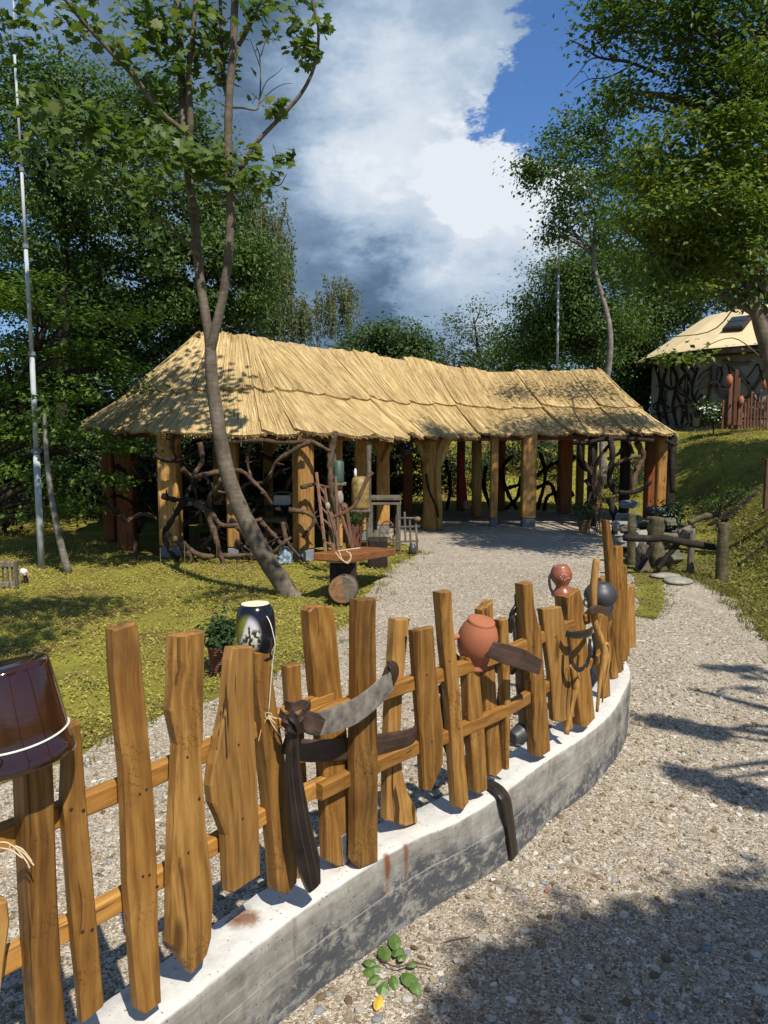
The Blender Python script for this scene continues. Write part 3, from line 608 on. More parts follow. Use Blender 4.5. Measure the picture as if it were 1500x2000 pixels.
PK = [
 ([(-40, 1768), (16, 1760), (21, 1800), (10, 1880), (2, 1945), (-40, 1945)], .012, .038, 'picket_pale', None),
 ([(46, 1480), (104, 1474), (112, 1700), (122, 1900), (140, 2110), (80, 2125), (66, 1900), (55, 1700)], .004, .060, 'picket', None),
 ([(131, 1420), (158, 1411), (170, 1560), (187, 1760), (206, 1960), (203, 1968), (163, 2000), (148, 1850), (126, 1580)], .03, .032, 'picket', None),
 ([(221, 1231), (266, 1216), (272, 1227), (297, 1490), (305, 1596), (310, 1737), (317, 1958), (285, 1984), (272, 1975), (251, 1724), (244, 1511), (225, 1320)], .014, .036, 'picket', None),
 ([(341, 1244), (401, 1232), (399, 1448), (395, 1462), (397, 1503), (406, 1630), (419, 1745), (415, 1830), (406, 1866), (376, 1903), (336, 1847), (338, 1694), (349, 1456), (335, 1390), (338, 1360)], .014, .036, 'picket', None),
 ([(455, 1265), (496, 1263), (497, 1350), (500, 1450), (507, 1583), (509, 1710), (457, 1745), (447, 1743), (443, 1633), (432, 1603), (417, 1570), (413, 1537), (418, 1495), (425, 1467), (442, 1383), (450, 1290)], .014, .034, 'picket_pale', None),
 ([(497, 1275), (528, 1275), (545, 1397), (565, 1527), (583, 1683), (581, 1725), (563, 1748), (545, 1743), (528, 1550), (510, 1390)], .03, .052, 'picket', None),
 ([(562, 1303), (588, 1297), (593, 1380), (603, 1550), (599, 1715), (583, 1718), (571, 1500)], .12, .035, 'picket', None),
 ([(604, 1195), (612, 1186), (627, 1182), (647, 1185), (655, 1195), (668, 1337), (678, 1417), (685, 1510), (690, 1640), (684, 1690), (660, 1693), (642, 1683), (633, 1483), (617, 1350)], .060, .045, 'picket', None),
 ([(699, 1172), (736, 1169), (737, 1350), (740, 1483), (739, 1683), (704, 1697), (695, 1683), (695, 1417), (697, 1217)], .004, .040, 'picket', None),
 ([(773, 1210), (801, 1209), (798, 1237), (788, 1350), (783, 1450), (788, 1510), (798, 1550), (813, 1577), (817, 1607), (793, 1615), (757, 1603), (758, 1483), (762, 1383), (770, 1250)], .066, .040, 'picket_pale', None),
 ([(808, 1233), (848, 1224), (853, 1303), (867, 1417), (867, 1490), (843, 1547), (828, 1543), (823, 1450), (813, 1317)], .014, .032, 'picket', None),
 ([(860, 1158), (883, 1154), (886, 1210), (900, 1350), (910, 1483), (917, 1567), (905, 1583), (892, 1577), (877, 1350), (867, 1250)], .010, .042, 'picket', None),
 ([(913, 1285), (935, 1285), (947, 1417), (953, 1543), (938, 1552), (928, 1547), (917, 1400)], .03, .042, 'picket', None),
 ([(943, 1192), (964, 1173), (965, 1250), (972, 1383), (982, 1503), (967, 1520), (958, 1515), (952, 1417)], .05, .042, 'picket', None),
 ([(976, 1212), (993, 1208), (997, 1283), (999, 1383), (995, 1503), (990, 1505), (988, 1383), (982, 1283)], .03, .036, 'picket', None),
 ([(1023, 1142), (1041, 1137), (1045, 1183), (1053, 1223), (1057, 1222), (1063, 1300), (1076, 1467), (1057, 1480), (1047, 1477), (1040, 1350), (1030, 1250)], .014, .050, 'picket', None),
 ([(1060, 1190), (1097, 1185), (1107, 1227), (1115, 1317), (1123, 1400), (1097, 1412), (1083, 1408), (1077, 1317), (1067, 1250)], .010, .032, 'picket_pale', None),
 ([(1096, 1160), (1108, 1158), (1118, 1290), (1120, 1425), (1111, 1425)], .07, .04, 'picket', None),
 ([(1107, 1167), (1133, 1150), (1142, 1183), (1150, 1283), (1163, 1403), (1145, 1423), (1137, 1420), (1123, 1317), (1115, 1250)], .02, .060, 'picket', None),
 ([(1170, 1200), (1183, 1200), (1190, 1283), (1193, 1360), (1180, 1363), (1173, 1283)], .03, .04, 'picket', 'base'),
 ([(1183, 1205), (1195, 1203), (1209, 1323), (1197, 1326)], .03, .03, 'picket', 'base'),
 ([(1175, 1130), (1183, 1125), (1187, 1330), (1179, 1330)], .06, .03, 'picket', 'base'),
 ([(1184, 1016), (1191, 1016), (1206, 1110), (1213, 1200), (1219, 1310), (1207, 1315), (1196, 1200), (1190, 1100)], .03, .04, 'picket', 'base'),
 ([(1203, 1068), (1217, 1066), (1220, 1150), (1227, 1290), (1214, 1297), (1207, 1180)], .03, .04, 'picket', 'base'),
 ([(1217, 1105), (1225, 1105), (1231, 1280), (1222, 1286)], .04, .04, 'picket', 'base'),
 ([(1222, 1147), (1240, 1143), (1243, 1265), (1227, 1265)], .04, .03, 'picket_pale', 4.85),
]
PKO = [picket(*a) for a in PK]
# rails: level bars behind the boards
def rail_z(px, py, off):
    i = on_curve(px, py, off); p = np.append(CV[i] - CN[i] * off, 0); return onplane(px, py, p, np.append(CN[i], 0))[2]
ZU, ZL = rail_z(315, 1514, .056), rail_z(220, 1775, .056)
ZU2, ZL2 = rail_z(843, 1318, .056), rail_z(885, 1428, .056)
print('rails', ZU, ZL, ZU2, ZL2, 'top', [round(o[1][1], 2) for o in PKO])
def rail(i0, i1, z, off, h=.052, w=.034):
    ks = np.unique(np.linspace(i0, i1, max(2, abs(i1 - i0) // 14 + 1)).astype(int)); P = [np.append(CV[k] - CN[k] * off, z) for k in ks]
    for a, b_ in zip(P[:-1], P[1:]):
        mb = MB(); beam(mb, a, b_, w, h, ch=.005); x = (b_ - a) / np.linalg.norm(b_ - a)
        mb.build('rail', M['rail'], fence, origin=(a + b_) / 2, rot=Matrix(((x[0], -x[1], 0), (x[1], x[0], 0), (0, 0, 1))).to_quaternion())
iA, iB = on_curve(640, 1400, .07), on_curve(618, 1366, .03)
def rail_run(i0, i1, z, off, z1=None):
    mb = MB(); ks = np.arange(i0, i1 + 1, 3); P = np.array([np.append(CV[k] - CN[k] * off, z) for k in ks])
    if z1 is not None: P[:, 2] = np.linspace(z, z1, len(P))
    T = np.gradient(P, axis=0); T /= np.linalg.norm(T, axis=1)[:, None]; W = np.cross([0, 0, 1], T); h, w, ch = .052, .034, .005
    sc = [(-w / 2, -h / 2 + ch), (-w / 2 + ch, -h / 2), (w / 2 - ch, -h / 2), (w / 2, -h / 2 + ch), (w / 2, h / 2 - ch), (w / 2 - ch, h / 2), (-w / 2 + ch, h / 2), (-w / 2, h / 2 - ch)]
    V = np.stack([P + W * a + np.array([0, 0, bb]) for a, bb in sc], 1).reshape(-1, 3); k = 8; m = len(P)
    F = [[i * k + j, (i + 1) * k + j, (i + 1) * k + (j + 1) % k, i * k + (j + 1) % k] for i in range(m - 1) for j in range(k)] + [list(range(k)), [(m - 1) * k + j for j in range(k)][::-1]]
    mid = P[len(P) // 2]; x = P[-1] - P[0]; x /= np.linalg.norm(x)
    mb.add(V, F); return mb.build('rail', M['rail'], fence, origin=mid, rot=Matrix(((x[0], -x[1], 0), (x[1], x[0], 0), (0, 0, 1))).to_quaternion())
rail_run(8, iA, ZU, .075); rail_run(8, iA + 4, ZL, .075)
iE = on_curve(1160, 1300, .06)
rail_run(iB, iE, ZU2, .028 + .017, ZU2 - .01); rail_run(iB + 1, iE + 6, ZL2, .028 + .017, ZL2)
# screws and a steel bracket
def screw(px, py, off, s=1.0):
    p, n = fence_plane(px, py, off); q = onplane(px, py, p, n); mb = MB(); lathe(mb, [(.0001, .0015), (.0040 * s, .001), (.0045 * s, -.001)], 8, q, axes(n)); return mb
for k, L in ((2, [(139, 1581), (163, 1583), (161, 1820), (180, 1816)]), (4, [(389, 1560)]), (9, [(724, 1396)]), (3, [(307, 1732)])):
    for px, py in L: screw(px, py, PK[k][1] - .0005).build('screw', M['screw'], PKO[k][0])
for k, L in ((3, [(279, 1546), (285, 1712)]), (4, [(364, 1482), (371, 1668)]), (5, [(470, 1452), (476, 1600)]), (9, [(716, 1372), (719, 1512)]), (11, [(832, 1322), (842, 1450)]), (12, [(882, 1296), (893, 1428)]), (16, [(1045, 1258), (1056, 1372)]), (17, [(1088, 1240), (1097, 1352)])):
    for px, py in L:
        for dx in ((-6, 7) if k in (3, 9) else (rng.uniform(-5, 5),)): screw(px + dx, py + rng.uniform(-6, 6), PK[k][1] - .0005, .8).build('screw', M['screw'], PKO[k][0])
p, n = fence_plane(676, 1655, PK[8][1]); mb = MB()
board(mb, [onplane(*q, p + n * .006, n) for q in [(667, 1635), (684, 1622), (686, 1675), (671, 1690)]], n, .005, .001)
br = mb.build('bracket', M['metal'], PKO[8][0])
for px, py in ((680, 1648), (677, 1668)):
    q = onplane(px, py, p + n * .008, n); mb = MB(); lathe(mb, [(.0001, .002), (.004, .001), (.0045, -.001)], 8, q, axes(n)); mb.build('screw', M['screw'], PKO[8][0])

# natural crooked sticks of the fence
def stick(pts, off, r, name='stick', mat='picket_pale', yb=None, twigs=()):
    mx = np.mean([p[0] for p in pts]); my = np.mean([p[1] for p in pts]); p, n = fence_plane(mx, my, off, yb)
    mb = MB(); P = spline([onplane(*q, p, n) for q in pts], 6); tube(mb, P, np.array(r), 8, lump=.06)
    for t in twigs: tube(mb, spline([onplane(*q, p, n) for q in t], 5), [.008, .004], 6)
    return mb.build(name, M[mat], fence, origin=P.mean(0), smooth_=True)
stick([(1165, 1091), (1159, 1150), (1162, 1215), (1177, 1258), (1181, 1285), (1172, 1330), (1166, 1390)], -.01, [.016, .017, .016, .016, .022, .010, .007], twigs=[[(1180, 1262), (1187, 1258), (1190, 1290), (1176, 1372)]])
stick([(1117, 1300), (1124, 1338), (1119, 1365), (1106, 1434)], .0, [.012, .022, .014, .012])

# ------------------------------------------------------------------ pavilion
pav = thing('reed_pavilion', 'long open pavilion with a two tiered golden reed roof on timber posts', 'pavilion', (0, 13, 0))
R0, R0b, R1, R2, R3, R4 = (at(*a) for a in [(384, 668, 12.3), (480, 664, 12.2), (545, 683, 13.1), (735, 704, 14.6), (950, 735, 16.2), (1172, 731, 15.9)])
def ez(x, y, py=850): return np.array([x, y, at(750, py, y)[2]])
ctrl = [(ez(-5.3, 14.6), R0), (ez(-5.03, 12.5, 838), R0), (ez(-3.75, 10.75, 846), R0), (ez(-2.9, 10.15, 850), R0 * .7 + R0b * .3), (ez(-1.6, 9.95, 851), R0b), (ez(-.65, 10.2, 853), R0b * .6 + R1 * .4),
        (ez(-.10, 10.9, 856), R1), (ez(.42, 12.2, 857), R1 * .5 + R2 * .5), (ez(1.0, 13.3, 857), R2), (ez(1.8, 13.95, 855), R2 * .5 + R3 * .5), (ez(2.9, 14.1, 852), R3), (ez(4.1, 14.05, 850), R3 * .5 + R4 * .5),
        (ez(5.05, 14.0, 850), R4), (ez(5.6, 14.4, 850), R4), (ez(6.35, 16.4), R4), (ez(4.9, 18.4), R4), (ez(2.2, 18.6), R3), (ez(-1.2, 17.2), R2), (ez(-3.4, 16.2), R1), (ez(-5.3, 14.6), R0)]
FRONT = 14
strips = []                                          # (E0, R0, E1, R1, front?)
for k in range(len(ctrl) - 1):
    (Ea, Ra), (Eb, Rb) = ctrl[k], ctrl[k + 1]; L = np.linalg.norm(Eb - Ea); front = k < FRONT
    n = max(1, round(L / (.62 if front else 1.1)))
    cuts = np.sort(np.clip(np.linspace(0, 1, n + 1) + np.concatenate([[0], rng.uniform(-.12, .12, max(0, n - 1)) / n, [0]]), 0, 1))
    for a, b_ in zip(cuts[:-1], cuts[1:]): strips.append((Ea + (Eb - Ea) * a, Ra + (Rb - Ra) * a, Ea + (Eb - Ea) * b_, Ra + (Rb - Ra) * b_, front))
def sag(t): return -.10 * np.sin(np.pi * t)
straw = MB(); s_run = 0.0
for (Ea, Ra, Eb, Rb, front) in strips:
    wE = np.linalg.norm(Eb - Ea); wR = np.linalg.norm(Rb - Ra)
    nrm = np.cross(Eb - Ea, (Ra + Rb) / 2 - (Ea + Eb) / 2); nrm /= np.linalg.norm(nrm)
    if nrm[2] < 0: nrm = -nrm
    slope = np.linalg.norm((Ra + Rb - Ea - Eb) / 2)
    lift0, tilt = rng.uniform(0, .022), rng.choice([.006, .015, .03, .06])
    for tier in (0, 1):
        tr0 = -rng.uniform(.0, .06) if front else 0.0
        t0, t1 = ((tr0, .53 + .012 * math.sin(s_run * 3.1)), (.43, 1.0 + .012 * math.sin(s_run * 2.3)))[tier]
        base = (.060, .02)[tier] + lift0 * (1.0, .7)[tier]
        na, nt_ = (9, 8) if front else (3, 4)
        A = np.linspace(0, 1, na); T = np.linspace(t0, t1, nt_); V = []; st = []
        wob = rng.normal(0, .007, na)
        for t in T:
            for ia, a in enumerate(A):
                a2 = a + (a - .5) * .10
                p = (Ra + (Rb - Ra) * a2) * (1 - t) + (Ea + (Eb - Ea) * a2) * t
                bow = .018 * math.sin(math.pi * a) + wob[ia]
                p = p + nrm * (base + tilt * (1 - a) * (.4 + t) + bow * (.3 + t)) + np.array([0, 0, sag(t)])
                if t > t1 - 1e-6: p = p + (Ea - Ra) * (.044 * math.sin(math.pi * a) - .022)
                if tier == 0 and t == t0: p = p + np.array([0, 0, .012 * rng.normal()])
                V.append(p); st.append((s_run + (a - .5) * (wE * .6 + wR * .4), t * slope))
        V = np.array(V); nn = len(V); dn = nrm * .04
        W = np.vstack([V, V - dn]); st = np.array(st * 2); F = []
        idx = lambda i, j, l=0: l * nn + i * na + j
        for i in range(nt_ - 1):
            for j in range(na - 1):
                F.append([idx(i, j), idx(i + 1, j), idx(i + 1, j + 1), idx(i, j + 1)]); F.append([idx(i, j, 1), idx(i, j + 1, 1), idx(i + 1, j + 1, 1), idx(i + 1, j, 1)])
            F.append([idx(i, 0), idx(i, 0, 1), idx(i + 1, 0, 1), idx(i + 1, 0)]); F.append([idx(i, na - 1), idx(i + 1, na - 1), idx(i + 1, na - 1, 1), idx(i, na - 1, 1)])
        for j in range(na - 1):
            F.append([idx(nt_ - 1, j), idx(nt_ - 1, j, 1), idx(nt_ - 1, j + 1, 1), idx(nt_ - 1, j + 1)]); F.append([idx(0, j), idx(0, j + 1), idx(0, j + 1, 1), idx(0, j, 1)])
        MB().add(W, F, st=st).build('reed_mat', M['thatch'], pav)
        if front:                                    # reeds standing proud of the mat and its ragged lower edge
            for kind, n in (('body', int(420 * (wE + wR) / 2 * (1.2 if tier else 1.0)) + 20), ('edge', int(260 * wE * (1 if tier else .75)))):
                a = rng.uniform(-.04, 1.04, n); ln = rng.uniform(.25, .8, n) / slope if kind == 'body' else rng.uniform(.10, .25, n) / slope
                tb = rng.uniform(t0, t1, n) if kind == 'body' else t1 + rng.normal(0, .007 if tier else .004, n) + .044 * np.sin(np.pi * np.clip(a, 0, 1)) - .022; ta = np.maximum(tb - ln, t0)
                tb = np.minimum(tb, t1 + .09) if kind == 'edge' else np.minimum(tb, t1)
                def pos(a, t, up):
                    q = (Ra + np.outer(a, Rb - Ra)) * (1 - t)[:, None] + (Ea + np.outer(a, Eb - Ea)) * t[:, None]
                    return q + nrm * (base + tilt * (1 - a) * (.4 + t) + .018 * np.sin(np.pi * np.clip(a, 0, 1)) * (.3 + t) + up)[:, None] + np.stack([0 * t, 0 * t, sag(np.clip(t, 0, 1))], 1)
                lo = rng.uniform(-.004, .006, n) if kind == 'body' else rng.uniform(-.05, .003, n)
                hi = lo + (rng.uniform(0, .010, n) if kind == 'body' else rng.uniform(-.03, .006, n))
                p0 = pos(a, ta, lo); p1 = pos(a + rng.normal(0, .012, n) / max(wE, .2), tb, hi)
                across = (Eb - Ea) / wE; wd = rng.uniform(.002, .0042, n)[:, None]; off = across * wd; upv = nrm * wd * .9
                Vs = np.stack([p0 - off, p0 + upv, p0 + off, p1 - off, p1 + upv, p1 + off], 1).reshape(-1, 3)
                Lp = (np.array([0, 1, 4, 3, 1, 2, 5, 4])[None] + (np.arange(n) * 6)[:, None]).ravel(); straw.add(Vs, loops=Lp, counts=np.full(2 * n, 4))
    s_run += wE
tag(straw.build('loose_reeds', M['straw'], pav), kind='stuff')
mb = MB()  # sheet added beneath the mats to stop light leaking through the roof
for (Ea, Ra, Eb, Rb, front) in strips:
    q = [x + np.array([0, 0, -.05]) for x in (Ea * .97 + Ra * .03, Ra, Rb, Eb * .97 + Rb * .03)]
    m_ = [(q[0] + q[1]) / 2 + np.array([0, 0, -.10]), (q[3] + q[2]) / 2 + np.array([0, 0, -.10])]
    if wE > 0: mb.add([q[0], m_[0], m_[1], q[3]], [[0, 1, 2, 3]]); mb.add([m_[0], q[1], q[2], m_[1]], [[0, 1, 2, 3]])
mb.build('light_block_sheet', M['roof_under'], pav)
for k in range(len(ctrl) - 1):                       # ring beam just inside the eaves
    (Ea, Ra), (Eb, Rb) = ctrl[k], ctrl[k + 1]
    a = Ea + (Ra - Ea) * .14 + np.array([0, 0, -.20 + .0]); b_ = Eb + (Rb - Eb) * .14 + np.array([0, 0, -.20])
    if np.linalg.norm(b_ - a) > .25:
        mb = MB(); beam(mb, a, b_, .10, .12); x = (b_ - a) / np.linalg.norm(b_ - a); mb.build('eave_beam', M['timber_red'], pav, origin=(a + b_) / 2, rot=Vector((1, 0, 0)).rotation_difference(Vector(x)))
ridge = [R0, R0b, R1, R2, R3, R4]
for a, b_ in zip(ridge[:-1], ridge[1:]):
    mb = MB(); tube(mb, spline([a + np.array([0, 0, .05]), (a + b_) / 2 + np.array([0, 0, .035]), b_ + np.array([0, 0, .05])], 8), .045, 8, lump=.12); mb.build('ridge_roll', M['thatch'], pav)

def post(px0, px1, y, mat, base=0.0, foot=False, top=1.80, rotz=.0, square=1.0):
    xa, xb = at(px0, 950, y)[0], at(px1, 950, y)[0]; w = (xb - xa); c = np.array([(xa + xb) / 2, y + w * square / 2, 0]); z0 = base + (.16 if foot else 0)
    mb = MB(); cs, sn = math.cos(rotz), math.sin(rotz); A = np.array([[cs, sn, 0], [-sn, cs, 0], [0, 0, 1]]); k = 1 / (abs(cs) + abs(sn) * square)
    box(mb, (c[0], c[1], (z0 + top) / 2), (w * k, w * square * k, top - z0), A, ch=.022)
    o = mb.build('post', M[mat], pav, origin=(c[0], c[1], 0), rot=Quaternion((0, 0, 1), rotz))
    if foot:
        mb = MB(); box(mb, (c[0], c[1], base + .08), (w * k * .93, w * square * k * .93, .158), A, ch=.008); mb.build('foot', M['concrete_foot'], o)
    return o
for a in [(225, 258, 11.2, 'timber_red'), (199, 221, 12.2, 'timber_red'), (307, 346, 10.45, 'timber', 0, True), (441, 464, 10.3, 'timber', 0, True), (566, 613, 10.1, 'timber', 0, True, 1.8, .55), (514, 531, 13.0, 'timber'),
          (416, 437, 13.3, 'timber'), (641, 668, 11.5, 'timber'), (692, 718, 12.2, 'timber', 0, True), (735, 761, 13.0, 'timber', 0, True), (788, 806, 16.0, 'timber_red'), (958, 973, 14.15, 'timber', 0, True), (1021, 1048, 14.1, 'timber', 0, True),
          (1093, 1118, 16.6, 'timber_red'), (1127, 1141, 17.4, 'timber'), (893, 908, 17.2, 'timber_red'), (974, 987, 17.2, 'timber_red'), (1262, 1279, 15.4, 'timber_red'), (1284, 1302, 14.9, 'timber'), (1214, 1231, 16.6, 'darkwood'), (1303, 1320, 15.2, 'darkwood'), (1150, 1166, 14.2, 'darkwood')]:
    post(*a)
def pxtube(pts, y, r, name, mat, parent, n=7, lump=.08, dy=.0, k=6):
    P = [at(px, py, y + (dy * math.sin(i * 1.9 + px * .05) if dy else 0)) for i, (px, py) in enumerate(pts)]
    mb = MB(); S = spline(P, k); tube(mb, S, (np.interp(np.linspace(0, 1, len(S)), np.linspace(0, 1, len(np.atleast_1d(r))), np.atleast_1d(r))) * (1 + (.12 * rng.normal(0, 1, len(S)) if name == 'branch' else 0)), n, lump=lump)
    if name == 'branch' and len(S) > 6:
        for q in rng.integers(2, len(S) - 2, 3): d = rng.normal(0, 1, 3); tube(mb, [S[q], S[q] + d / np.linalg.norm(d) * rng.uniform(.05, .16)], [.016, .006], 5)
    return mb.build(name, M[mat], parent, origin=S.mean(0), smooth_=True)
# log post, forked trunk post with its side stem and braces
pxtube([(931, 845), (931, 1008)], 15.6, .105, 'log_post', 'log', pav, 12, .03)
fk = pxtube([(843, 1037), (842, 990), (841, 940), (843, 890), (841, 845)], 13.75, [.20, .15, .155, .20, .19], 'forked_post', 'log', pav, 12, .04)
pxtube([(859, 1035), (857, 980), (855, 920), (858, 880), (872, 850)], 13.6, [.055, .06, .065, .065, .06], 'stem', 'log', fk, 8, .06)
pxtube([(834, 905), (822, 875), (806, 848)], 13.7, [.075, .07, .06], 'brace', 'log', fk, 8, .05)
pxtube([(848, 930), (862, 895), (880, 848)], 13.65, [.05, .07, .06], 'brace', 'log', fk, 8, .05)
pxtube([(832, 925), (838, 958), (852, 990), (856, 1010)], 13.5, .022, 'vine', 'twist_dark', fk)
for pts, y in (([(748, 905), (757, 880), (772, 848)], 13.0), ([(748, 905), (738, 878), (724, 850)], 13.05), ([(530, 885), (541, 850)], 13.0), ([(332, 880), (352, 848)], 10.45)):
    pxtube(pts, y, .055, 'brace', 'timber', pav, 6, .03)

# woven branches between the posts
def c4p(L): return [(150 + x * .4, 620 + y * .4) for x, y in L]
LB = [([(690, 603), (760, 605), (900, 600), (1050, 612), (1140, 605), (1240, 655)], 10.0, .036), ([(1140, 605), (1040, 660), (970, 710), (940, 790)], 9.98, .030), ([(600, 610), (612, 700), (575, 775), (690, 755), (800, 750), (860, 800), (910, 850), (955, 915)], 9.95, .034),
      ([(325, 635), (420, 690), (500, 697), (580, 660), (665, 615)], 10.25, .034), ([(515, 740), (560, 772), (610, 770)], 10.1, .030), ([(575, 905), (650, 955), (700, 1010), (780, 1015), (905, 985)], 10.0, .040), ([(635, 940), (680, 1080), (700, 1160), (745, 1245)], 9.95, .042),
      ([(415, 870), (480, 890), (560, 890), (600, 930)], 10.2, .036), ([(435, 1055), (520, 1110), (600, 1160), (700, 1165), (865, 1158)], 9.98, .042), ([(530, 890), (470, 980), (430, 1060), (455, 1140), (500, 1185)], 10.2, .038), ([(190, 720), (260, 790), (295, 860)], 11.0, .035),
      ([(650, 930), (650, 870), (690, 820), (705, 770)], 10.0, .030), ([(850, 615), (832, 700), (852, 785)], 10.05, .026), ([(1095, 830), (1160, 815), (1235, 832)], 9.95, .026), ([(1035, 940), (1110, 950), (1162, 990), (1100, 1075)], 9.95, .034), ([(940, 1175), (1000, 1110), (1045, 1075)], 9.9, .03),
      ([(780, 1020), (840, 1090), (880, 1110)], 10.0, .028), ([(1005, 1000), (1030, 1100), (1105, 1185)], 9.95, .03), ([(535, 1140), (580, 1200), (590, 1260)], 9.95, .032), ([(120, 880), (170, 925), (205, 955)], 11.0, .045), ([(268, 1255), (288, 1130), (262, 1050)], 10.3, .04),
      ([(1262, 555), (1238, 700), (1243, 850), (1265, 965)], 10.2, .050), ([(470, 560), (465, 640), (490, 690)], 10.35, .03), ([(300, 690), (360, 760), (430, 800)], 10.6, .03), ([(520, 900), (560, 820), (600, 790)], 10.3, .03), ([(210, 960), (250, 990), (330, 960), (420, 1000)], 10.6, .035), ([(900, 1000), (960, 1060), (1010, 1120)], 10.4, .035), ([(600, 1130), (660, 1060), (640, 1000)], 10.3, .032)]
for i, (pts, y, r) in enumerate(LB): pxtube(c4p(pts), y, [r * 1.15, r, r * .85, r * .7], 'branch', 'twist' if i not in (3, 7, 9, 10, 23, 24) else 'twist_dark', pav, 7, .14, .05)
for k in range(30):                                   # finer dark tangle deeper inside the near wing
    x0 = rng.uniform(225, 640); y0 = rng.uniform(870, 1060); a0 = rng.uniform(0, 6.28); pts = [(x0, y0)]
    for s_ in range(4): a0 += rng.normal(0, .7); x0 += 34 * math.cos(a0); y0 += 34 * math.sin(a0); pts.append((min(max(x0, 215), 650), min(max(y0, 862), 1092)))
    pxtube(pts, rng.uniform(10.3, 11.4), [.032, .028, .022, .016], 'branch', 'twist_dark' if k % 3 else 'twist', pav, 6, .16, .08)
def c6p(L): return [(1100 + x * .36, 580 + y * .36) for x, y in L]
RB = [([(50, 790), (130, 790), (230, 770), (380, 772), (490, 780)], 13.8, .04), ([(85, 800), (100, 880), (150, 950), (200, 990), (165, 1100)], 13.8, .045), ([(250, 755), (268, 860), (250, 980), (285, 1070)], 13.75, .055), ([(160, 820), (168, 920), (210, 850), (265, 790)], 13.85, .035), ([(265, 920), (340, 880), (420, 865)], 13.7, .03),
      ([(400, 790), (430, 870), (390, 960), (378, 1060)], 14.2, .06), ([(248, 1090), (282, 1200), (268, 1350)], 13.0, .06), ([(300, 1060), (400, 1055), (480, 1000)], 13.6, .035), ([(380, 850), (345, 750)], 13.9, .03), ([(120, 990), (150, 1050), (140, 1120)], 14.0, .04), ([(330, 800), (300, 850), (240, 880)], 13.9, .03), ([(560, 780), (600, 800), (612, 790)], 13.9, .035), ([(600, 790), (588, 900), (592, 1060)], 14.3, .055)]
for i, (pts, y, r) in enumerate(RB): pxtube(c6p(pts), y, r, 'branch', 'twist' if i in (4, 5) else 'twist_dark', pav, 7, .14, .06)
def c5p(L): return [(600 + x * .5, 650 + y * .5) for x, y in L]
for pts in ([(835, 560), (822, 640), (775, 690)], [(895, 560), (945, 520), (1010, 495)], [(770, 610), (830, 590), (855, 550)], [(890, 610), (950, 590), (985, 690)], [(925, 695), (940, 640), (990, 620)], [(1060, 430), (1072, 520), (1130, 560), (1105, 650)], [(800, 480), (760, 540), (790, 640), (820, 690)], [(910, 470), (930, 560), (900, 690)], [(1040, 640), (1000, 560), (1045, 480)], [(700, 520), (690, 600), (720, 690)], [(540, 500), (560, 600), (545, 690)]):
    pxtube(c5p(pts), 17.0, .045, 'branch', 'twist_dark', pav, 6, .14, .08)
# ------------------------------------------------------------------ trees
def clump_leaves(C, per, rad, size, flatz=.55, cen=None, upb=.7, droop=.15, T=LEAF, TF=LEAF_F, mi=0, mb=None):
    mb = mb or MB(); N = len(C) * per
    ctr = np.repeat(C, per, 0); off = rng.normal(0, 1, (N, 3)); rr = np.repeat(rng.uniform(.65, 1.25, len(C)), per)[:, None]
    P = ctr + off * np.array([rad, rad, rad * flatz]) * .55 * rr
    out = P - (cen if cen is not None else C.mean(0)); out /= np.linalg.norm(out, axis=1)[:, None] + 1e-6
    nrm = rng.normal(0, .55, (N, 3)) + out * .55 + np.array([0, 0, upb]); tip = rng.normal(0, 1, (N, 3)) + out * .5 - np.array([0, 0, droop * 3])
    return scatter(mb, T, TF, P, frames(nrm, tip), size * rng.uniform(.6, 1.25, N), mi)
def crown_px(D, L, depth=1.0):
    """Crown masses given where they show: (px, py, half width, half height, clumps[, extra distance])."""
    out = []
    for b_ in L:
        px, py, rx, ry, n = b_[:5]; y = D + (b_[5] if len(b_) > 5 else 0); c = at(px, py, y); out.append((c, np.array([rx / FPX * y, rx / FPX * y * depth, ry / FPX * y]), n))
    return out
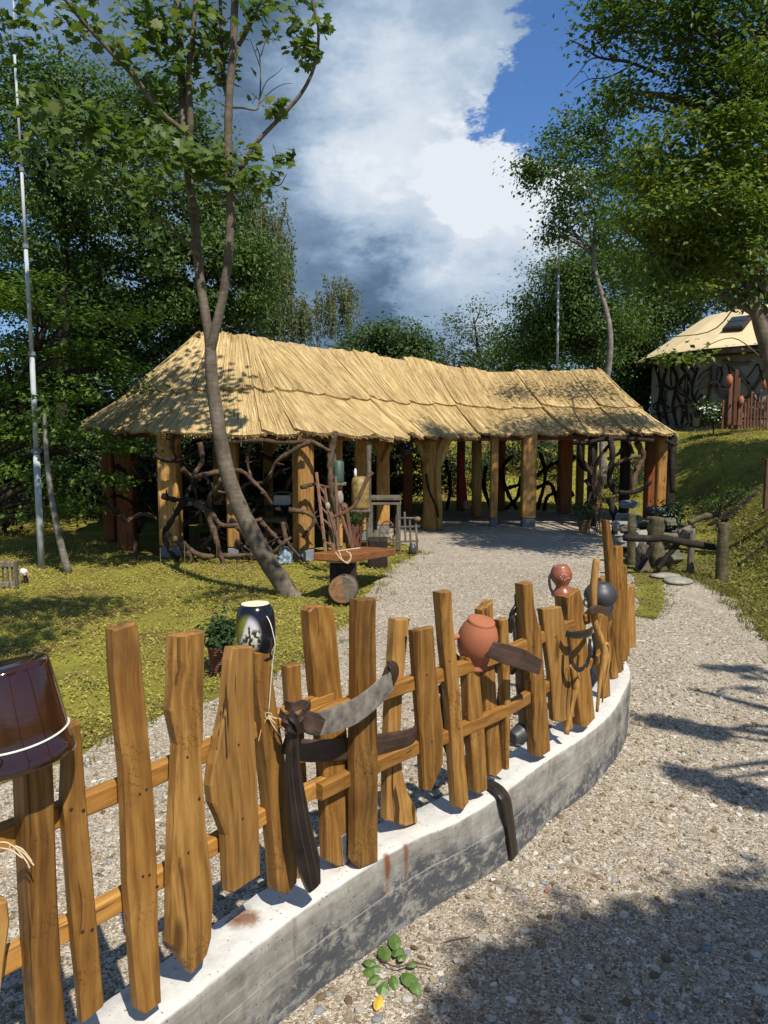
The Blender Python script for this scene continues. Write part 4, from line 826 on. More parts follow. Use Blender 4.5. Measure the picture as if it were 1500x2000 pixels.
def tree(name, label, cat, base, crown, leaf, barkm, size=.07, per=140, rad=.5, r0=.14, group=None, top=None, extra=None, lean=(0, 0), flatz=.55, limbs=2, bare=False, upb=.7):
    base = np.array([base[0], base[1], zat(base[0], base[1])]); root = thing(name, label, cat, base, group)
    allc = []; 
    for c, r, n in crown:
        u = rng.normal(0, 1, (n, 3)); u /= np.linalg.norm(u, axis=1)[:, None]; k = rng.uniform(.25, 1, n) ** .45
        allc.append(c + u * k[:, None] * r * np.array([1, 1, 1]))
    if extra is not None: crown = crown + [(extra.mean(0), extra.std(0) + .3, len(extra))]; allc.append(np.asarray(extra))
    cen = np.mean([c for c, r, n in crown], 0); ztop = max(c[2] + r[2] * .4 for c, r, n in crown); tp = np.array([cen[0] + lean[0], cen[1] + lean[1], ztop]) if top is None else np.array(top)
    tp_pts = [base + np.array([0, 0, -.1])] + [base + (tp - base) * t + np.array([rng.normal(0, .05), rng.normal(0, .05), 0]) * ztop * .25 * (1 - abs(2 * t - 1)) for t in (.2, .42, .64, .84)] + [tp]
    S = spline(tp_pts, 6); rad_t = np.linspace(1, .12, len(S)) ** .9 * r0; rad_t[:3] *= (1.35, 1.15, 1.05); mb = MB(); tube(mb, S, rad_t, 8, lump=.05)
    for (c, r, n), C in zip(crown, allc):
        for k in range(max(1, min(len(C), limbs + n // 10))):
            tg = C[rng.integers(len(C))]; lo = np.argmin(np.abs(S[:, 2] - (tg[2] - .35 * np.linalg.norm((tg - S[len(S) // 2])[:2]) - .2))); lo = int(np.clip(lo, 3, len(S) - 3)); st = S[lo]
            mid = st + (tg - st) * .5 + np.array([0, 0, .12 * np.linalg.norm(tg - st)]) + rng.normal(0, .05, 3); L_ = spline([st, mid, tg], 5); tube(mb, L_, np.linspace(min(rad_t[lo] * .55, .07), .012, len(L_)), 6, lump=.05)
    mb.build('trunk', M[barkm], root, smooth_=True)
    lb = MB()
    for (c, r, n), C in zip(crown, allc): clump_leaves(C, per, rad, size, flatz, cen, upb, mb=lb)
    lb.build('crown', M[leaf], root); return root

# the leaning maple in front of the pavilion
MY = 8.0
maple = thing('maple_tree', 'young maple on the lawn whose bare curved trunk forks above the reed roof', 'tree', gnd(560, 1160))
def mp(L, y0=MY, dy=0.0): return [at(px, py, y0 + dy * i) for i, (px, py) in enumerate(L)]
tr = mp([(568, 1172), (552, 1140), (520, 1092), (492, 1040), (466, 985), (446, 930), (431, 860), (419, 780), (412, 720), (411, 680)]); mb = MB()
S = spline(tr, 6); tube(mb, S, np.concatenate([[.165, .132], np.linspace(.108, .060, len(S) - 2)]), 12, lump=.025); trunk = mb.build('trunk', M['bark'], maple, smooth_=True)
def limb(L, r0, r1, y0=MY, dy=0., name='branch', mat='bark', par=None, n=8):
    P = spline(mp(L, y0, dy), 6); mb = MB(); tube(mb, P, np.linspace(r0, r1, len(P)), n, lump=.04); mb.build(name, M[mat], par or maple, smooth_=True); return P
limb([(411, 690), (407, 650), (394, 570), (385, 490), (379, 420), (367, 330), (358, 230), (353, 120), (347, 0), (338, -160), (330, -330)], .053, .034, MY, .02, 'stem', 'bark', None, 10)
limb([(411, 690), (418, 655), (436, 575), (447, 490), (450, 400), (445, 330), (447, 200), (455, 100), (459, 0), (470, -150), (476, -320)], .053, .032, MY, -.03, 'stem', 'bark', None, 10)
limb([(366, 325), (372, 230), (368, 150), (378, 60), (385, -80)], .04, .02, MY + .05, -.02)
limb([(356, 255), (310, 215), (262, 150), (210, 95), (160, 40), (128, 0), (90, -50)], .030, .012, MY, -.18)
limb([(447, 195), (436, 150), (432, 60), (428, -60)], .03, .015, MY, .02); limb([(466, 88), (485, 55), (510, 0), (530, -60)], .026, .012, MY, .02)
limb([(470, 330), (500, 280), (545, 232), (590, 180), (615, 125), (622, 60), (612, 10), (600, -50)], .026, .010, MY - .1, -.02); limb([(450, 372), (458, 350), (470, 330)], .03, .027, MY - .05, -.02)
limb([(618, 115), (606, 90), (598, 50)], .010, .005, MY - .2)
dead = limb([(444, 210), (470, 210), (500, 214), (506, 200), (509, 160), (507, 110), (500, 90)], .014, .004, MY - .05)
for L in ([(505, 205), (530, 178), (552, 165), (571, 163)], [(508, 190), (520, 160), (541, 143), (552, 132)], [(506, 195), (488, 178)], [(508, 130), (488, 75)], [(509, 110), (522, 70)], [(440, 208), (418, 193)]): limb(L, .006, .0025, MY - .05, 0, 'twig', n=5)
limb([(470, 330), (520, 355), (545, 362), (560, 340)], .010, .004, MY - .1, -.04, 'twig'); limb([(390, 500), (330, 440), (260, 380), (190, 330), (120, 300)], .022, .008, MY, -.12); limb([(380, 430), (410, 400), (470, 390)], .012, .005, MY, -.05)
CL = [(20, 60, 60, 75, 8.0, 60), (55, 210, 30, 25, 7.6, 20), (150, 40, 55, 50, 7.4, 45), (120, 225, 60, 30, 7.3, 42), (185, 235, 60, 35, 7.4, 55), (240, 290, 45, 35, 7.5, 40), (290, 60, 50, 50, 7.8, 50), (345, 120, 45, 60, 8, 60), (250, 95, 40, 40, 7.5, 30), (410, 60, 45, 60, 8, 60), (300, 30, 60, 40, 7.9, 50), (330, 285, 55, 38, 7.7, 70), (390, 320, 50, 35, 7.6, 55),
      (300, 190, 30, 40, 7.9, 30), (425, 300, 40, 40, 7.8, 36), (580, 60, 38, 38, 7.9, 42), (600, 105, 18, 18, 7.9, 12), (634, 55, 14, 12, 7.8, 8), (545, 208, 22, 12, 7.8, 14), (617, 108, 10, 10, 7.8, 4), (556, 308, 18, 14, 7.7, 14), (510, 345, 40, 18, 7.7, 26), (505, 300, 16, 10, 7.7, 6), (290, 380, 55, 50, 7.5, 36), (440, 355, 40, 25, 7.8, 28), (160, 320, 60, 40, 7.4, 40), (320, 470, 40, 40, 7.7, 18), (60, 290, 50, 30, 7.3, 22), (440, 130, 35, 50, 8.1, 36), (500, 20, 40, 40, 7.9, 30),
      (240, -120, 120, 110, 8.3, 120), (420, -160, 130, 120, 8.2, 150), (560, -80, 90, 90, 8.2, 70), (380, -330, 160, 110, 8.1, 160), (80, -90, 90, 80, 7.6, 60), (250, -300, 130, 100, 8.6, 120), (520, -260, 120, 110, 8.0, 110)]
P = []; 
for px, py, rx, ry, y, n in CL:
    c = at(px, py, y); k = y / FPX; n = int(n * 2.0); P.append(c + rng.normal(0, .5, (n, 3)) * np.array([rx * k, rx * k * 1.3, ry * k]))
P = np.vstack(P); nrm = rng.normal(0, .5, P.shape) + np.array([.15, -.35, .75]); tip = rng.normal(0, 1, P.shape) + np.array([0, -.2, -.9]); FR = frames(nrm, tip); SZ = .108 * rng.uniform(.6, 1.2, len(P))
vis = np.array([(0 < 750 + FPX * p[0] / p[1] < 1500) and (p[2] - CAM_H) / p[1] < math.tan(math.atan(1000 / FPX) - PITCH) for p in P]); pick = np.where(vis)[0]; pick = pick[np.argsort(-SZ[pick] / P[pick, 1])][:300]; rest = np.setdiff1d(np.arange(len(P)), pick)
lm = bpy.data.meshes.new('leaf'); lm.from_pydata([tuple(x) for x in MAPLE], [], [list(f) for f in MAPLE_F]); lm.materials.append(M['leaf_maple']); lm.update()
mi = parent_world(maple).inverted()
for i in pick:
    o = bpy.data.objects.new('leaf', lm); col.objects.link(o); o.parent = maple
    A = np.eye(4); A[:3, :3] = FR[i].T * SZ[i]; A[:3, 3] = P[i]; o.matrix_basis = mi @ Matrix(A.tolist())
mb = MB(); scatter(mb, MAPLE, MAPLE_F, P[rest], FR[rest], SZ[rest]); tag(mb.build('leaves', M['leaf_maple'], maple), kind='stuff')

# woods on the left
tree('alder_tree', 'tall dark leafy tree standing behind the white mast', 'tree', (-7.2, 16.5), crown_px(16, [(110, 260, 110, 130, 30), (60, 420, 110, 120, 34), (200, 330, 120, 120, 38), (170, 180, 80, 60, 14), (60, 180, 60, 60, 8)]), 'leaf_mid', 'bark_dark', .10, 230, .52, .16, limbs=4)
tree('alder_tree', 'tall dark leafy tree showing right behind the forked maple trunk', 'tree', (-4.2, 17.5), crown_px(17, [(330, 360, 120, 150, 44), (300, 220, 80, 60, 14), (400, 520, 110, 120, 36), (270, 520, 110, 110, 30), (450, 420, 60, 130, 24), (480, 560, 60, 90, 16), (360, 240, 60, 60, 10)]), 'leaf_mid', 'bark_dark', .10, 230, .52, .16, limbs=4)
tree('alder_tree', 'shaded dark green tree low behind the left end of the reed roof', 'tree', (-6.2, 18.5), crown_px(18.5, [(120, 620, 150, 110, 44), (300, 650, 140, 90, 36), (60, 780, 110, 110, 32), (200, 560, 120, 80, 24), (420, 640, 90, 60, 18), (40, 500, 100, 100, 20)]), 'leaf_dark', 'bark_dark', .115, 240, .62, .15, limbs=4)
tree('hornbeam_tree', 'bright green tree with layered leafy boughs reaching over the reed roof corner', 'tree', (-6.4, 10.6), crown_px(10.6, [(60, 570, 120, 32, 16), (160, 620, 120, 30, 16), (60, 690, 120, 34, 18), (190, 700, 70, 26, 10), (120, 760, 110, 26, 15), (235, 752, 36, 14, 4, .3), (60, 830, 100, 36, 16), (150, 850, 60, 22, 7), (250, 880, 50, 16, 5, -.1), (60, 920, 90, 32, 14), (110, 985, 60, 26, 6), (210, 935, 40, 12, 3, -.1)]), 'leaf_bright', 'bark_dark', .085, 100, .38, .12, flatz=.3, limbs=3, upb=1.3)
bt = tree('birch_tree', 'weeping birch with hanging twigs beside the dark woods', 'tree', (-3.3, 22), crown_px(22, [(500, 520, 45, 90, 16), (470, 400, 50, 60, 10)]), 'leaf_birch', 'bark_pale', .075, 120, .5, .13, limbs=4)
mb = MB(); tw = MB()
for (px0, py0), (px1, py1), n, ln in (((470, 395), (545, 420), 44, 150), ((480, 480), (566, 470), 50, 150), ((520, 560), (600, 600), 36, 110), ((590, 600), (690, 568), 44, 75), ((500, 600), (560, 630), 18, 60), ((640, 545), (690, 560), 16, 45)):
    for k in range(int(n * 1.6)):
        t = rng.uniform(); a = at(px0 + (px1 - px0) * t + rng.normal(0, 8), py0 + (py1 - py0) * t + rng.normal(0, 14), 21.4 + rng.normal(0, .4)); L_ = ln / FPX * 21.4 * rng.uniform(.5, 1.1)
        m_ = int(L_ * 60); z = rng.uniform(0, 1, m_); Q = a + np.stack([rng.normal(0, .05, m_) + .05 * z, rng.normal(0, .05, m_), -z * L_], 1)
        scatter(mb, LEAF, LEAF_F, Q, frames(rng.normal(0, 1, (m_, 3)), np.array([0, 0, -1.]) + rng.normal(0, .4, (m_, 3))), .085 * rng.uniform(.7, 1.2, m_)); tube(tw, [a, a + np.array([.03, 0, -L_])], [.005, .003], 4)
for L in ([(470, 560), (520, 500), (545, 430)], [(480, 640), (560, 640), (620, 600), (690, 562)], [(520, 655), (560, 632), (590, 620)], [(500, 600), (540, 470), (560, 400)]):
    Sx = spline([at(px, py, 21.6) for px, py in L], 6); tube(tw, Sx, np.linspace(.075, .02, len(Sx)), 6)
mb.build('hanging_leaves', M['leaf_birch'], bt); bt.children[-1]['kind'] = 'stuff'; tw.build('twigs', M['bark_pale'], bt); bt.children[-1]['kind'] = 'stuff'
for L, y, lab in (([(86, 800), (92, 900), (103, 985), (118, 1060), (134, 1120)], 9.3, 'thin pale sapling trunk leaning beside the mast foot'),):
    t_ = thing('sapling', lab, 'tree', gnd(134, 1122)); Sx = spline([at(px, py, y) for px, py in L], 5); mb = MB(); tube(mb, Sx, np.linspace(.022, .05, len(Sx)), 8, lump=.06); mb.build('trunk', M['bark_pale'], t_, smooth_=True)
    mb = MB(); clump_leaves(np.array([at(80, 780, 9.2), at(60, 810, 9.3), at(110, 800, 9.4)]), 60, .4, .08, .4, mb=mb); mb.build('crown', M['leaf_bright'], t_)

# far trees over the ridge
tree('round_tree', 'dense rounded dark green tree in the distance over the roof ridge', 'tree', (.3, 40), crown_px(40, [(762, 690, 88, 66, 46), (720, 720, 60, 40, 16), (820, 710, 50, 40, 12)]), 'leaf_dark', 'bark_dark', .20, 280, 1.0, .25)
tree('airy_tree', 'airy pale green tree in the distance with sky showing through', 'tree', (5.0, 34), crown_px(34, [(920, 640, 45, 48, 13), (900, 690, 55, 30, 9), (955, 680, 40, 40, 8)]), 'leaf_grey', 'bark_dark', .15, 90, .8, .16, limbs=4)
tree('low_tree', 'small green tree peeping over the ridge left of the round tree', 'tree', (-3, 38), crown_px(38, [(655, 696, 18, 18, 4), (690, 700, 25, 20, 5)]), 'leaf_mid', 'bark_dark', .17, 120, .8, .14)
tree('low_tree', 'yellowish green tree low over the ridge beside the grey mast', 'tree', (8.5, 30), crown_px(30, [(1010, 690, 40, 36, 12), (975, 700, 35, 25, 8), (1050, 660, 50, 55, 16)]), 'leaf_mid', 'bark_dark', .14, 150, .8, .15)
# right-hand trees
tree('slender_tree', 'slender tall tree with a bare pale trunk and an open crown beside the grey mast', 'tree', (6.0, 20.3), crown_px(20, [(1060, 320, 36, 60, 13), (1110, 260, 50, 50, 14), (1130, 350, 70, 60, 16), (1185, 215, 30, 45, 8), (1200, 300, 60, 70, 16), (1075, 455, 34, 8, 3), (1120, 440, 55, 30, 8), (1200, 420, 50, 60, 10)]), 'leaf_mid', 'bark_pale', .12, 105, .50, .10, top=at(1178, 230, 20), limbs=4)
tree('bushy_tree', 'broad bushy green tree behind the right end of the reed roof', 'tree', (7.2, 24), crown_px(24, [(1080, 590, 70, 70, 32), (1150, 650, 90, 70, 34), (1040, 660, 50, 50, 18), (1190, 560, 70, 90, 26), (1120, 520, 60, 40, 14)]), 'leaf_mid', 'bark_dark', .11, 300, .75, .17, limbs=4)
tree('dark_tree', 'dark tree between the reed roof and the round hut', 'tree', (9.2, 28), crown_px(28, [(1260, 480, 80, 110, 36), (1250, 620, 80, 80, 36), (1340, 560, 100, 80, 36), (1230, 700, 50, 50, 16), (1245, 770, 40, 50, 12), (1262, 740, 26, 40, 6), (1300, 400, 80, 80, 20), (1420, 500, 100, 90, 30), (1480, 380, 80, 90, 22)]), 'leaf_dark', 'bark_dark', .13, 300, .85, .2, limbs=4)
for L, y, r, lab in (([(1262, 745), (1266, 660), (1262, 580), (1268, 500)], 30.0, .11, 'slim pale trunk standing in the dark woods left of the round hut'), ([(1302, 740), (1296, 640), (1308, 560), (1318, 480)], 30.5, .10, 'slim crooked trunk between the pale trunk and the round hut')):
    b0 = at(L[0][0], 855, y); b0[2] = float(zat(b0[0], y)); t_ = thing('slim_tree', lab, 'tree', b0); Sx = spline([b0] + [at(px, py, y) for px, py in L], 6); mb = MB(); tube(mb, Sx, np.linspace(r, r * .5, len(Sx)), 8, lump=.06); mb.build('trunk', M['bark_pale'], t_, smooth_=True)
    mb = MB(); clump_leaves(Sx[-1] + rng.normal(0, .7, (9, 3)), 70, .5, .12, .5, mb=mb); mb.build('crown', M['leaf_mid'], t_)
AY = 9.8
e4 = []
for k in range(44):                                  # boughs between the sun and the right wing's roof
    q = at(rng.uniform(985, 1315), rng.uniform(806, 850) if k < 32 else rng.uniform(745, 790), 14.4 if k < 32 else 15.4); h = rng.uniform(2.6, 3.9); e4.append(q + np.array(sun_dir) / sun_dir[2] * h)
e4 = np.array(e4)
bigt = tree('ash_tree', 'large tree on the right with yellow green sprays hanging over the round hut', 'tree', (5.75, 9.9), crown_px(AY, [(1400, 60, 120, 60, 26), (1270, 50, 100, 40, 16), (1190, 20, 60, 30, 9), (1230, 180, 40, 30, 5), (1460, 190, 90, 70, 24), (1330, 150, 60, 45, 12), (1480, 330, 70, 80, 20), (1400, 470, 100, 50, 14), (1490, 560, 40, 50, 6), (1340, 540, 60, 30, 7), (1270, 330, 50, 50, 8), (1290, 480, 50, 40, 6), (1450, -80, 180, 70, 20)]), 'leaf_mid', 'bark', .085, 125, .42, .15, top=at(1470, -60, AY), limbs=4, extra=e4)
mb = MB()
for px, py, rx, ry, n, dy in [(1390, 240, 90, 30, 11, -.6), (1330, 320, 90, 26, 13, -.7), (1440, 300, 70, 30, 10, -.8), (1300, 420, 80, 26, 12, -.7), (1420, 400, 80, 26, 11, -.9), (1350, 370, 60, 20, 7, -.8), (1480, 130, 50, 40, 9, -.8), (1255, 440, 30, 14, 4, -.6), (1470, 230, 40, 20, 6, -1), (1440, 500, 70, 30, 8, -.8), (1480, 430, 40, 50, 7, -.8), (1380, 560, 60, 24, 4, -.6), (1340, 690, 24, 12, 2, -.6), (1330, 480, 60, 20, 6, -.5)]:
    n = max(2, int(n * .85)); y = AY + dy; c = at(px, py, y); r = np.array([rx, rx, ry]) / FPX * y; clump_leaves(c + rng.uniform(-1, 1, (n, 3)) * r * .85, 90, .36, .085, .28, c, 1.2, mb=mb)
mb.build('yellow_sprays', M['leaf_yellow'], bigt); bigt.children[-1]['kind'] = 'stuff'
mb = MB()
for L, r in (([(1300, 150), (1230, 122), (1170, 112), (1140, 90), (1112, 78)], .022), ([(1170, 112), (1150, 118), (1128, 145), (1105, 170)], .010), ([(1200, 117), (1170, 85), (1150, 60)], .008), ([(1240, 124), (1190, 150), (1150, 155), (1122, 172)], .011), ([(1180, 113), (1160, 96), (1138, 108)], .006), ([(1150, 155), (1140, 138)], .005), ([(1215, 120), (1195, 96), (1178, 60)], .007), ([(1135, 88), (1125, 100)], .004)):
    Sx = spline([at(px, py, AY) for px, py in L], 5); tube(mb, Sx, np.linspace(r, r * .35, len(Sx)), 5)
tag(mb.build('dead_branches', M['bark_dark'], bigt, smooth_=True), kind='stuff')
mb = MB()
for L, r in (([(1545, 900), (1500, 690), (1478, 610), (1462, 540), (1440, 430)], .11), ([(1465, 545), (1400, 640), (1300, 660)], .010), ([(1490, 700), (1430, 660), (1360, 690), (1340, 730)], .008)):
    Sx = spline([at(px, py, AY) for px, py in L], 5); tube(mb, Sx, np.linspace(r, r * .5, len(Sx)), 8, lump=.05)
mb.build('limb', M['bark'], bigt, smooth_=True)

# undergrowth, one shared mesh per kind
proto = tree('undergrowth_bush', 'leafy bush behind the pavilion, its leaves coloured dark as if shaded', 'bush', (-9.5, 15.5), [(np.array([-9.5, 15.5, 1.0]), np.array([1.3, 1.1, 1.0]), 26)], 'leaf_shade_tint', 'bark_dark', .11, 150, .5, .05, 'bushes behind the pavilion')
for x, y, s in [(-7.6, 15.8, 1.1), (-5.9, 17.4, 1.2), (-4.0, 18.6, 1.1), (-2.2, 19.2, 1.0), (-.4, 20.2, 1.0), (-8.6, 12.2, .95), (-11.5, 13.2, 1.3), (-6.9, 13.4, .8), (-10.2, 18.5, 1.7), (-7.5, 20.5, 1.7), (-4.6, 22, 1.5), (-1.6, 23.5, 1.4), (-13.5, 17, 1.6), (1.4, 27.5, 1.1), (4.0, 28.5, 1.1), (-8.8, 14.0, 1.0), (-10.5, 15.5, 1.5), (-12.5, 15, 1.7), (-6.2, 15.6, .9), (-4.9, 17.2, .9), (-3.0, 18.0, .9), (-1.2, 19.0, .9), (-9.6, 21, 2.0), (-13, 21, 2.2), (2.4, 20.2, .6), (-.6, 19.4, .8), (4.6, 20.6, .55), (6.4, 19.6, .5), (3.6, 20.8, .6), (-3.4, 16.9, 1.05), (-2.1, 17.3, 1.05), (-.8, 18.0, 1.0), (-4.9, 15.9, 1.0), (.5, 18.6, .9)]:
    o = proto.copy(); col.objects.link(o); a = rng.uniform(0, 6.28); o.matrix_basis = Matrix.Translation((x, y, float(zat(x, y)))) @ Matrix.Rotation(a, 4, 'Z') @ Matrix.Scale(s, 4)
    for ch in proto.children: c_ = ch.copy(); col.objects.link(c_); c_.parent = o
mb = MB(); cs = []
for k in range(230):
    px = rng.uniform(-500, 2000); D = rng.uniform(42, 60)
    topy = np.interp(px, [-500, 0, 450, 540, 600, 680, 860, 980, 1060, 1200, 2000], [520, 520, 560, 690, 735, 735, 730, 720, 660, 580, 520]); cs.append(at(px, rng.uniform(topy + 22, 850), D))
clump_leaves(np.array(cs), 95, 1.5, .38, .8, mb=mb); tag(mb.build('far_woods', M['leaf_dark'], origin=(0, 50, 0)), 'mass of far woods closing the view behind everything', kind='stuff')
# trees behind and beside the photographer, which throw the shade on the gravel and the lawn
def shade_tree(lab, base, blobs, leaf='leaf_mid', size=.12, per=150, rad=.55, extra=None): return tree('shade_tree', lab, 'tree', base, [(np.array(c), np.array(r), n) for c, r, n in blobs], leaf, 'bark', size, per, rad, .16, extra=extra)
def over(poly_px, n, h0, h1, ext=(), dens=1):
    """Boughs that stand between the sun and a patch of ground: points of the patch carried up towards the sun."""
    Q = np.array([gnd(*p)[:2] for p in poly_px] + list(ext)); lo, hi = Q.min(0), Q.max(0); P = []
    while len(P) < n:
        p = rng.uniform(lo, hi)
        if inpoly(np.array([p[0]]), np.array([p[1]]), Q)[0]: h = rng.uniform(h0, h1); P.append((p[0] + sun_dir[0] / sun_dir[2] * h, p[1] + sun_dir[1] / sun_dir[2] * h, h))
    return np.array(P)
e1 = over([(940, 2050), (1000, 1975), (1015, 1935), (1080, 1900), (1150, 1865), (1210, 1840), (1300, 1840), (1380, 1825), (1440, 1795), (1540, 1770)], 340, 4.6, 5.8, [(2.3, 1.9), (1.3, .9), (.3, 1.2)])
shade_tree('leafy tree standing behind the photographer on the right', (3.9, -3.6), [((3.6, -2.6, 5.6), (1.2, .7, .8), 20)], extra=e1, rad=.19, per=130, size=.10)
e2 = np.vstack([over([(-60, 1170), (230, 1150), (260, 1180), (150, 1215), (20, 1285), (-100, 1290)], 30, 4.6, 5.6), over([(330, 1150), (520, 1152), (500, 1170), (350, 1172)], 5, 4.6, 5.2), over([(60, 1130), (350, 1122), (360, 1140), (100, 1150)], 10, 4.8, 5.6)])
e2 = e2[(e2[:, 2] - CAM_H) / np.maximum(e2[:, 1], .1) > .68]
shade_tree('leafy tree beside the photographer on the left with a bough over the lawn', (-4.3, 1.0), [((-3.9, 2.2, 6.0), (1.2, 1.2, .9), 12)], extra=e2, per=100, rad=.34)
e3 = np.vstack([over([(1370, 1302), (1500, 1304), (1500, 1316), (1400, 1310)], 12, 3.8, 4.2), over([(1240, 1398), (1330, 1408), (1420, 1436), (1400, 1444), (1320, 1424), (1250, 1412)], 26, 3.8, 4.2), over([(1300, 1492), (1400, 1520), (1500, 1550), (1500, 1585), (1400, 1550), (1310, 1510)], 32, 3.8, 4.2)])
shade_tree('thin tree out on the right whose twigs throw streaks on the path', (4.6, 1.6), [((4.6, 1.6, 5.0), (.5, .5, .6), 4)], extra=e3, per=80, rad=.055, size=.05)
hp = []
while len(hp) < 150:
    x, y = rng.uniform(5.2, 10.5), rng.uniform(12.5, 20); z = float(zat(x, y)); v_ = np.array([x, y, z]) - EYE; w_ = v_ @ FW; qx, qy = 750 + FPX * v_[0] / w_, 1000 - FPX * (v_ @ UP) / w_
    if 1325 < qx < 1530 and 868 + max(0, 1400 - qx) * .1 < qy < 975 - max(0, qx - 1420) * .5: h = rng.uniform(4.0, 5.4); hp.append((x + sun_dir[0] / sun_dir[2] * h, y + sun_dir[1] / sun_dir[2] * h, z + h))
hp = np.array(hp)
shade_tree('leafy tree on the bank to the right whose shade lies across the grassy hill', (9.6, 10.5), [((9.2, 10.8, 6.2), (.8, .8, .6), 6)], extra=hp, rad=.42, per=130, size=.12)

# ------------------------------------------------------------------ lawn and hill leaves
def cover(name, poly, n, size, mat, excl=None, hillz=False, dens_fn=None):
    poly = np.asarray(poly); lo, hi = poly.min(0), poly.max(0); x = rng.uniform(lo[0], hi[0], n); y = rng.uniform(lo[1], hi[1], n)
    k = inpoly(x + .07 * fbm(x * 4, y * 4) + rng.normal(0, .05, n), y + .07 * fbm(y * 4, x * 4) + rng.normal(0, .05, n), poly)
    for e in excl or []: k &= ~inpoly(x, y, np.asarray(e))
    if dens_fn is not None: k &= rng.uniform(0, 1, n) < dens_fn(x, y)
    x, y = x[k], y[k]; m_ = len(x); z = (hill(x, y) + .05 * fbm(x, y, 1.1) * np.clip(hill(x, y) * 2, 0, 1) if hillz else 0 * x) + rng.uniform(0, .6, m_) ** 1.5 * size * 1.5
    s = size * rng.uniform(.5, 1.3, m_); nr = rng.normal(0, .42, (m_, 3)) + np.array([.05, -.15, 1.1]); tp = rng.normal(0, 1, (m_, 3)) + np.array([0, 0, .45])
    mb = MB(); scatter(mb, LEAF, LEAF_F, np.column_stack([x, y, z]), frames(nr, tp), s); return tag(mb.build(name, mat, origin=(0, 0, 0)), kind='stuff')
patch = lambda x, y: np.clip(.72 + .42 * fbm(x, y, 2.1), .12, 1)
foot = [(-4.8, 12.6), (-3.6, 10.6), (-1.6, 10.15), (-.3, 10.6), (1, 13.3), (2.9, 14.2), (5.5, 14.4), (6, 17), (0, 17), (-5, 15)]
cover('lawn_grass', lawn_edge + [(-9, 3.0), (-11, 12), (-6, 14), (-3, 11.5), (.5, 12)], 260000, .026, M['lawn'], [foot], dens_fn=patch)
cover('leaf_litter', lawn_edge + [(-6, 3.4), (-7, 10), (-3, 10.2), (.3, 10.6)], 220, .045, M['litter'])
BL = np.array([[0, -.05, 0], [0, .05, 0], [.55, .04, .06], [1, 0, -.06], [.55, -.04, .06]])
def tufts(name, poly, nt_, per, size, mat, hillz=False, edge=None):
    poly = np.asarray(poly); lo, hi = poly.min(0), poly.max(0); x = rng.uniform(lo[0], hi[0], nt_); y = rng.uniform(lo[1], hi[1], nt_); k = inpoly(x, y, poly); x, y = x[k], y[k]
    if edge is not None: e_ = np.asarray(edge); t = rng.uniform(0, len(e_) - 1.001, nt_ // 3); i_ = t.astype(int); f_ = (t - i_)[:, None]; q_ = e_[i_] * (1 - f_) + e_[i_ + 1] * f_ + rng.normal(0, .10, (len(t), 2)); x = np.append(x, q_[:, 0]); y = np.append(y, q_[:, 1])
    x = np.repeat(x, per) + rng.normal(0, .03, len(x) * per); y = np.repeat(y, per) + rng.normal(0, .03, len(y) * per); m_ = len(x)
    tp = np.stack([rng.normal(0, .55, m_), rng.normal(0, .55, m_), np.ones(m_)], 1); nr = rng.normal(0, 1, (m_, 3)); mb = MB()
    scatter(mb, BL, [(0, 1, 2, 4), (4, 2, 3)], np.column_stack([x, y, hill(x, y) if hillz else 0 * x]), frames(nr - tp * ((nr * tp).sum(1) / (tp * tp).sum(1))[:, None], tp), size * rng.uniform(.5, 1.3, m_)); return tag(mb.build(name, mat, origin=(0, 0, 0)), kind='stuff')
tufts('grass_tufts', lawn_edge + [(-6, 3.4), (-7, 10), (-3, 10.2), (.3, 10.6)], 500, 12, .055, M['lawn_hill'], edge=lawn_edge)
tufts('grass_tufts', [toe[0], toe[1], toe[2], toe[3], (2.95, 4.6), (5, 4.5), (6.5, 9), (5, 11)], 500, 12, .07, M['lawn_hill'], True, edge=[toe[0], toe[1], toe[2], toe[3], (2.95, 4.6)])
cover('leaf_litter', [(.6, 1.2), (2.2, 2.0), (3.0, 5), (2.2, 8), (.5, 10), (0, 6), (1.8, 4.9), (1.2, 3.2)], 90, .028, M['litter'])
tufts('grass_tufts', verge, 120, 12, .05, M['lawn_hill'], edge=verge)
cover('verge_grass', verge, 12000, .03, M['lawn_hill'])
cover('hill_grass', [toe[0], toe[1], toe[2], toe[3], (2.95, 4.6), (4.5, 4.2), (8, 7), (20, 20), (20, 30), (-4, 30), (-4, 18.8), (6.4, 17.6), (5.9, 14.5), (4.4, 12)], 240000, .055, M['lawn_hill'], hillz=True, dens_fn=lambda x, y: np.clip(.85 + .35 * fbm(x, y, 1.3), .2, 1) * np.clip(14 / y, .3, 1))
cover('hill_grass', [toe[0], toe[1], toe[2], toe[3], (2.95, 4.6), (3.1, 2.0), (5.2, 2.0), (6.5, 9), (5, 11)], 80000, .035, M['lawn_hill'], hillz=True, dens_fn=patch)

